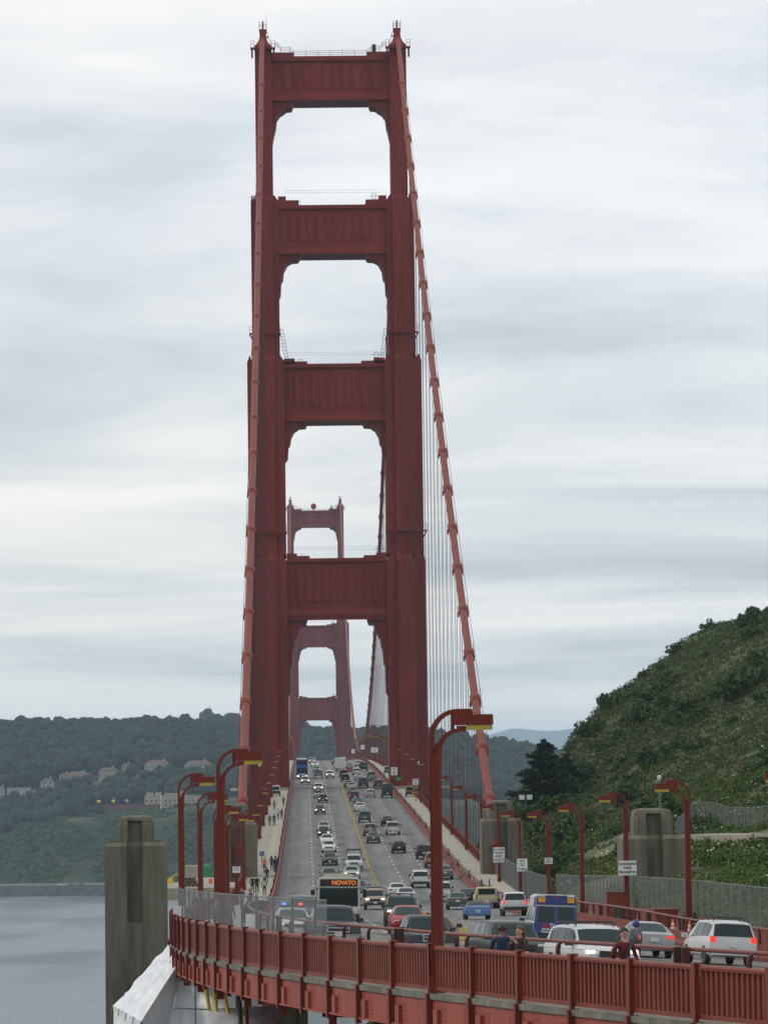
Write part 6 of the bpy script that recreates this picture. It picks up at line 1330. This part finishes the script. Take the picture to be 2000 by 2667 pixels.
house(-233, 2990, 18, 10, 6, 'white flat fronted building among trees at the left picture edge', M_WHITEW, M_FLATROOF, False)
house(-248, 2990, 8, 8, 7, 'small white building cut by the left picture edge', M_WHITEW, M_TILE)
house(-211, 2995, 10, 9, 6.4, 'white house with red roof left of the long low roof', M_WHITEW, M_TILE); house(-187, 3003, 17, 10, 4, 'long low house with a red tiled roof on the wooded slope', M_STUCCO, M_TILE)
house(-163, 3003, 15, 10, 5.4, 'house with a faded red roof half hidden by trees', M_STUCCO, M_TILE); house(-124, 3000, 20, 12, 7.5, 'large white house with a red roof on the wooded slope', M_WHITEW, M_TILE)
house(-92, 3008, 22, 12, 6.5, 'white house group right of the large white house behind the lamps', M_WHITEW, M_TILE)
for hx, hy in ((-222, 2978), (-199, 3016), (-150, 3022), (-141, 2975), (-79, 3018), (-171, 2972)):
    tag(house(hx, hy, 6 + hx % 3, 6, 3.4, 'small pale house half hidden among the trees across the water', M_STUCCO if hx % 2 else M_WHITEW, M_TILE), group='small houses across the water')
t = house(-108, 2862, 42, 14, 8.2, 'long cream toll building with a flat roof and dark windows', M_STUCCO, M_FLATROOF, False, 'toll_building')
mb = MB(); mb.box(-20, -15, -5, 5, 8.9, 11.2).box(-6, 8, -5, 5, 8.9, 10.6).box(4, 10, -4, 4, 8.9, 12.0); obj('roof_block', mb, M_STUCCO, t)
t = house(-141, 2846, 48, 10, 4.6, 'low dark red terrace pavilion in front of the toll building', M_BRICK, M_BRICK, False, 'pavilion')
house(-188, 2840, 16, 9, 4.6, 'small cream flat roofed building left of the red terrace', M_STUCCO, M_FLATROOF, False, 'building'); house(-202, 2850, 14, 8, 3.6, 'low canopy building behind the small cream building', M_FLATROOF, M_WHITEW, False, 'building')
z0 = landZ(-116, 2836); t = thing('flagpole', 'white flagpole with a flag in front of the toll building', 'flagpole', (-116, 2836, z0)); mb = MB(); mb.tube([(0, 0, 0), (0, 0, 13)], [.3, .2], 6); obj('pole', mb, M_SIGN, t); mb = MB(); mb.strip([[(x, .2 * math.sin(x * 2), z) for x in np.linspace(-4.5, 0, 8)] for z in (10.6, 12.8)]); obj('flag', mb, M_WHITEW, t)
for x, c, l in ((-152, M_YEL, 'yellow parasol on the red terrace'), (-142, M_WHITEW, 'white round panel on the red terrace'), (-163, M_YEL, 'yellow parasol at the left end of the red terrace')):
    z = landZ(-141, 2846) + 5.2; t = thing('parasol', l, 'parasol', (x, 2843, z)); mb = MB(); mb.tube([(0, 0, 0), (0, 0, 2.6)], .12, 6); obj('pole', mb, M_GALV, t); mb = MB(); mb.ball((0, 0, 2.8), (1.5, 1.5, 1.3), 10, 6); obj('canopy', mb, c, t)
for i, (x, col, l) in enumerate(((-207, SIL, 'silver car leftmost on the shore road'), (-179, WHT, 'white van on the shore road'), (-172, GRY, 'grey car beside the white van on the shore road'), (-165, GRY, 'dark car nearest the pylon on the shore road'))):
    kd = 'minivan' if 'van' in l.split()[1] else 'sedan'; t = thing('parked_car', l, 'car', Matrix.Translation((x, shY(x) + 4, 6.75)) @ Matrix.Rotation(PI / 2 + .1, 4, 'Z') @ Matrix.Diagonal((1.2, 1.2, 1.2, 1)), 'cars on the shore road'); parts_to_thing((kd, 'shore'), lambda: car_parts(kd), t, col, True)
# woods
def g1():
    x = random.uniform(-430, 440); y = random.uniform(2895, 3240)
    if not clear(x, y): return None
    r = random.uniform(2.8, 5.2); return (x, y, landZ(x, y) + r * 1.1 + random.uniform(0, 5), r)
forest('forest', 12500, g1)
def g2():
    x = random.uniform(-330, -60); y = random.uniform(2760, 2905)
    if fbm(x, y, .022, 2) < (.12 if x > -185 else -.12) or not clear(x, y) or (x > -175 and y > 2800): return None
    r = random.uniform(3.5, 6.5); return (x, y, landZ(x, y) + r * .75, r)
forest('bluff_trees', 1100, g2)
def g3():
    x = random.uniform(-420, 60); y = shY(x) + random.uniform(28, 190)
    r = random.uniform(.6, 2.1); return (x, y, landZ(x, y) + r * .2, r) if fbm(x, y, .03, 3) > -.22 and clear(x, y) else None
forest('bluff_bushes', 9000, g3, M_FARBUSH)
def g4():
    x = random.uniform(-170, -40); z = float(np.interp(x, [-140, -118, -100, -88, -78, -66, -50], [130, 145, 140, 143, 130, 148, 128])); r = random.uniform(5, 9); return (x, 4285 + random.uniform(-20, 20), z + r * .5, r)
forest('skyline_trees', 130, g4)
t = thing('radio_mast', 'thin radio mast on the far wooded skyline at left', 'mast', (-116, 4290, 143)); mb = MB(); mb.tube([(0, 0, 0), (0, 0, 22)], [.35, .2], 6); obj('pole', mb, M_ROPE, t)
# ================================================================ AIR
mb = MB(); mb.box(-6200, 6200, -900, 21200, -6, 365)
m = bpy.data.materials.new('haze_air'); m.use_nodes = True; nt = m.node_tree; nt.nodes.clear(); out = nt.nodes.new('ShaderNodeOutputMaterial'); pv = nt.nodes.new('ShaderNodeVolumePrincipled')
pv.inputs['Color'].default_value = (.66, .84, 1., 1); pv.inputs['Density'].default_value = HAZE; pv.inputs['Anisotropy'].default_value = .35; nt.links.new(pv.outputs[0], out.inputs['Volume'])
hz = obj('haze', mb, m); hz['kind'] = 'stuff'
# ================================================================ SKY, SUN, CAMERA
w = bpy.data.worlds.new('World'); SC.world = w; w.use_nodes = True; nt = w.node_tree; nt.nodes.clear(); L = nt.links.new
SUN_EL, SUN_ROT = R(36), R(-74)
out = nt.nodes.new('ShaderNodeOutputWorld'); sky = N(nt, 'ShaderNodeTexSky', sky_type='NISHITA', sun_disc=False, sun_elevation=SUN_EL, sun_rotation=SUN_ROT)
b1 = N(nt, 'ShaderNodeBackground', Strength=.10); L(sky.outputs[0], b1.inputs[0])
tc = nt.nodes.new('ShaderNodeTexCoord'); sp = nt.nodes.new('ShaderNodeSeparateXYZ'); L(tc.outputs['Generated'], sp.inputs[0])
def mth(op, a, b=None):
    n = N(nt, 'ShaderNodeMath', operation=op)
    for i, v in enumerate((a, b)):
        if v is None: continue
        if isinstance(v, (int, float)): n.inputs[i].default_value = v
        else: L(v, n.inputs[i])
    return n.outputs[0]
zc = mth('ADD', mth('MAXIMUM', sp.outputs[2], 0.), 0.10); cx = mth('DIVIDE', sp.outputs[0], zc); cy = mth('DIVIDE', sp.outputs[1], zc)
cb = nt.nodes.new('ShaderNodeCombineXYZ'); L(cx, cb.inputs[0]); L(cy, cb.inputs[1])
mp = N(nt, 'ShaderNodeMapping'); mp.inputs['Scale'].default_value = (.55, .85, 1); mp.inputs['Rotation'].default_value = (0, 0, R(8)); mp.inputs['Location'].default_value = (1.7, .4, 0); L(cb.outputs[0], mp.inputs[0])
n1 = N(nt, 'ShaderNodeTexNoise', Scale=1.1, Detail=9, Roughness=.56, Distortion=.5); L(mp.outputs[0], n1.inputs['Vector'])
cr = ramp(nt, [(.30, (.45, .50, .565)), (.42, (.62, .67, .72)), (.55, (.85, .86, .87)), (.66, (1.0, .985, .965))]); L(n1.outputs['Fac'], cr.inputs[0])
# cloud deck is brighter overhead than near the horizon
up = N(nt, 'ShaderNodeMapRange'); up.inputs[1].default_value = .0; up.inputs[2].default_value = .22; up.inputs[3].default_value = SKY_LO; up.inputs[4].default_value = SKY_HI; L(sp.outputs[2], up.inputs[0])
b2 = nt.nodes.new('ShaderNodeBackground'); zr_ = ramp(nt, [(.0, (1., .975, .93)), (.07, (1., .985, .95)), (.16, (.985, .995, 1.)), (.3, (1., 1., 1.))]); L(sp.outputs[2], zr_.inputs[0])
mc = N(nt, 'ShaderNodeMix', data_type='RGBA', blend_type='MULTIPLY'); mc.inputs[0].default_value = 1.; L(cr.outputs[0], mc.inputs[6]); L(zr_.outputs[0], mc.inputs[7]); L(mc.outputs[2], b2.inputs[0]); L(mth('MULTIPLY', up.outputs[0], mth('ADD', mth('MULTIPLY', sp.outputs[0], .4), 1.)), b2.inputs[1])
mx = nt.nodes.new('ShaderNodeMixShader'); mx.inputs[0].default_value = .90; L(b1.outputs[0], mx.inputs[1]); L(b2.outputs[0], mx.inputs[2]); L(mx.outputs[0], out.inputs[0])
sun = bpy.data.lights.new('Sun', 'SUN'); sun.energy = SUN_E; sun.angle = R(14); sun.color = (1, .95, .87); so = bpy.data.objects.new('Sun', sun); COL.objects.link(so)
dv = Vector((math.sin(SUN_ROT) * math.cos(SUN_EL), math.cos(SUN_ROT) * math.cos(SUN_EL), math.sin(SUN_EL))); so.rotation_euler = dv.to_track_quat('Z', 'Y').to_euler(); so.location = (0, 0, 400)
cam = bpy.data.cameras.new('Camera'); co = bpy.data.objects.new('Camera', cam); COL.objects.link(co); SC.camera = co
cam.sensor_fit = 'HORIZONTAL'; cam.sensor_width = 36.; cam.lens = 9789. / 2000 * 36.; cam.clip_start = 1.; cam.clip_end = 30000.
yaw, pit, rol = R(1.2356), R(4.0590), R(-.7760)
F_ = Vector((math.sin(yaw) * math.cos(pit), math.cos(yaw) * math.cos(pit), math.sin(pit))); R0 = Vector((math.cos(yaw), -math.sin(yaw), 0)); U0 = R0.cross(F_)
R2 = R0 * math.cos(rol) + U0 * math.sin(rol); U2 = U0 * math.cos(rol) - R0 * math.sin(rol)
co.matrix_world = Matrix(((R2.x, U2.x, -F_.x, -6.585), (R2.y, U2.y, -F_.y, 0), (R2.z, U2.z, -F_.z, 79.), (0, 0, 0, 1)))
vs = SC.view_settings; vs.view_transform = 'Standard'; vs.look = 'None'; vs.exposure = EXPO; vs.gamma = 1.
SC.render.engine = 'CYCLES'; cy_ = SC.cycles; cy_.max_bounces = 6; cy_.diffuse_bounces = 3; cy_.glossy_bounces = 3; cy_.transparent_max_bounces = 24; cy_.volume_bounces = 2; cy_.use_denoising = True; cy_.volume_max_steps = 256; cy_.sample_clamp_indirect = 6.
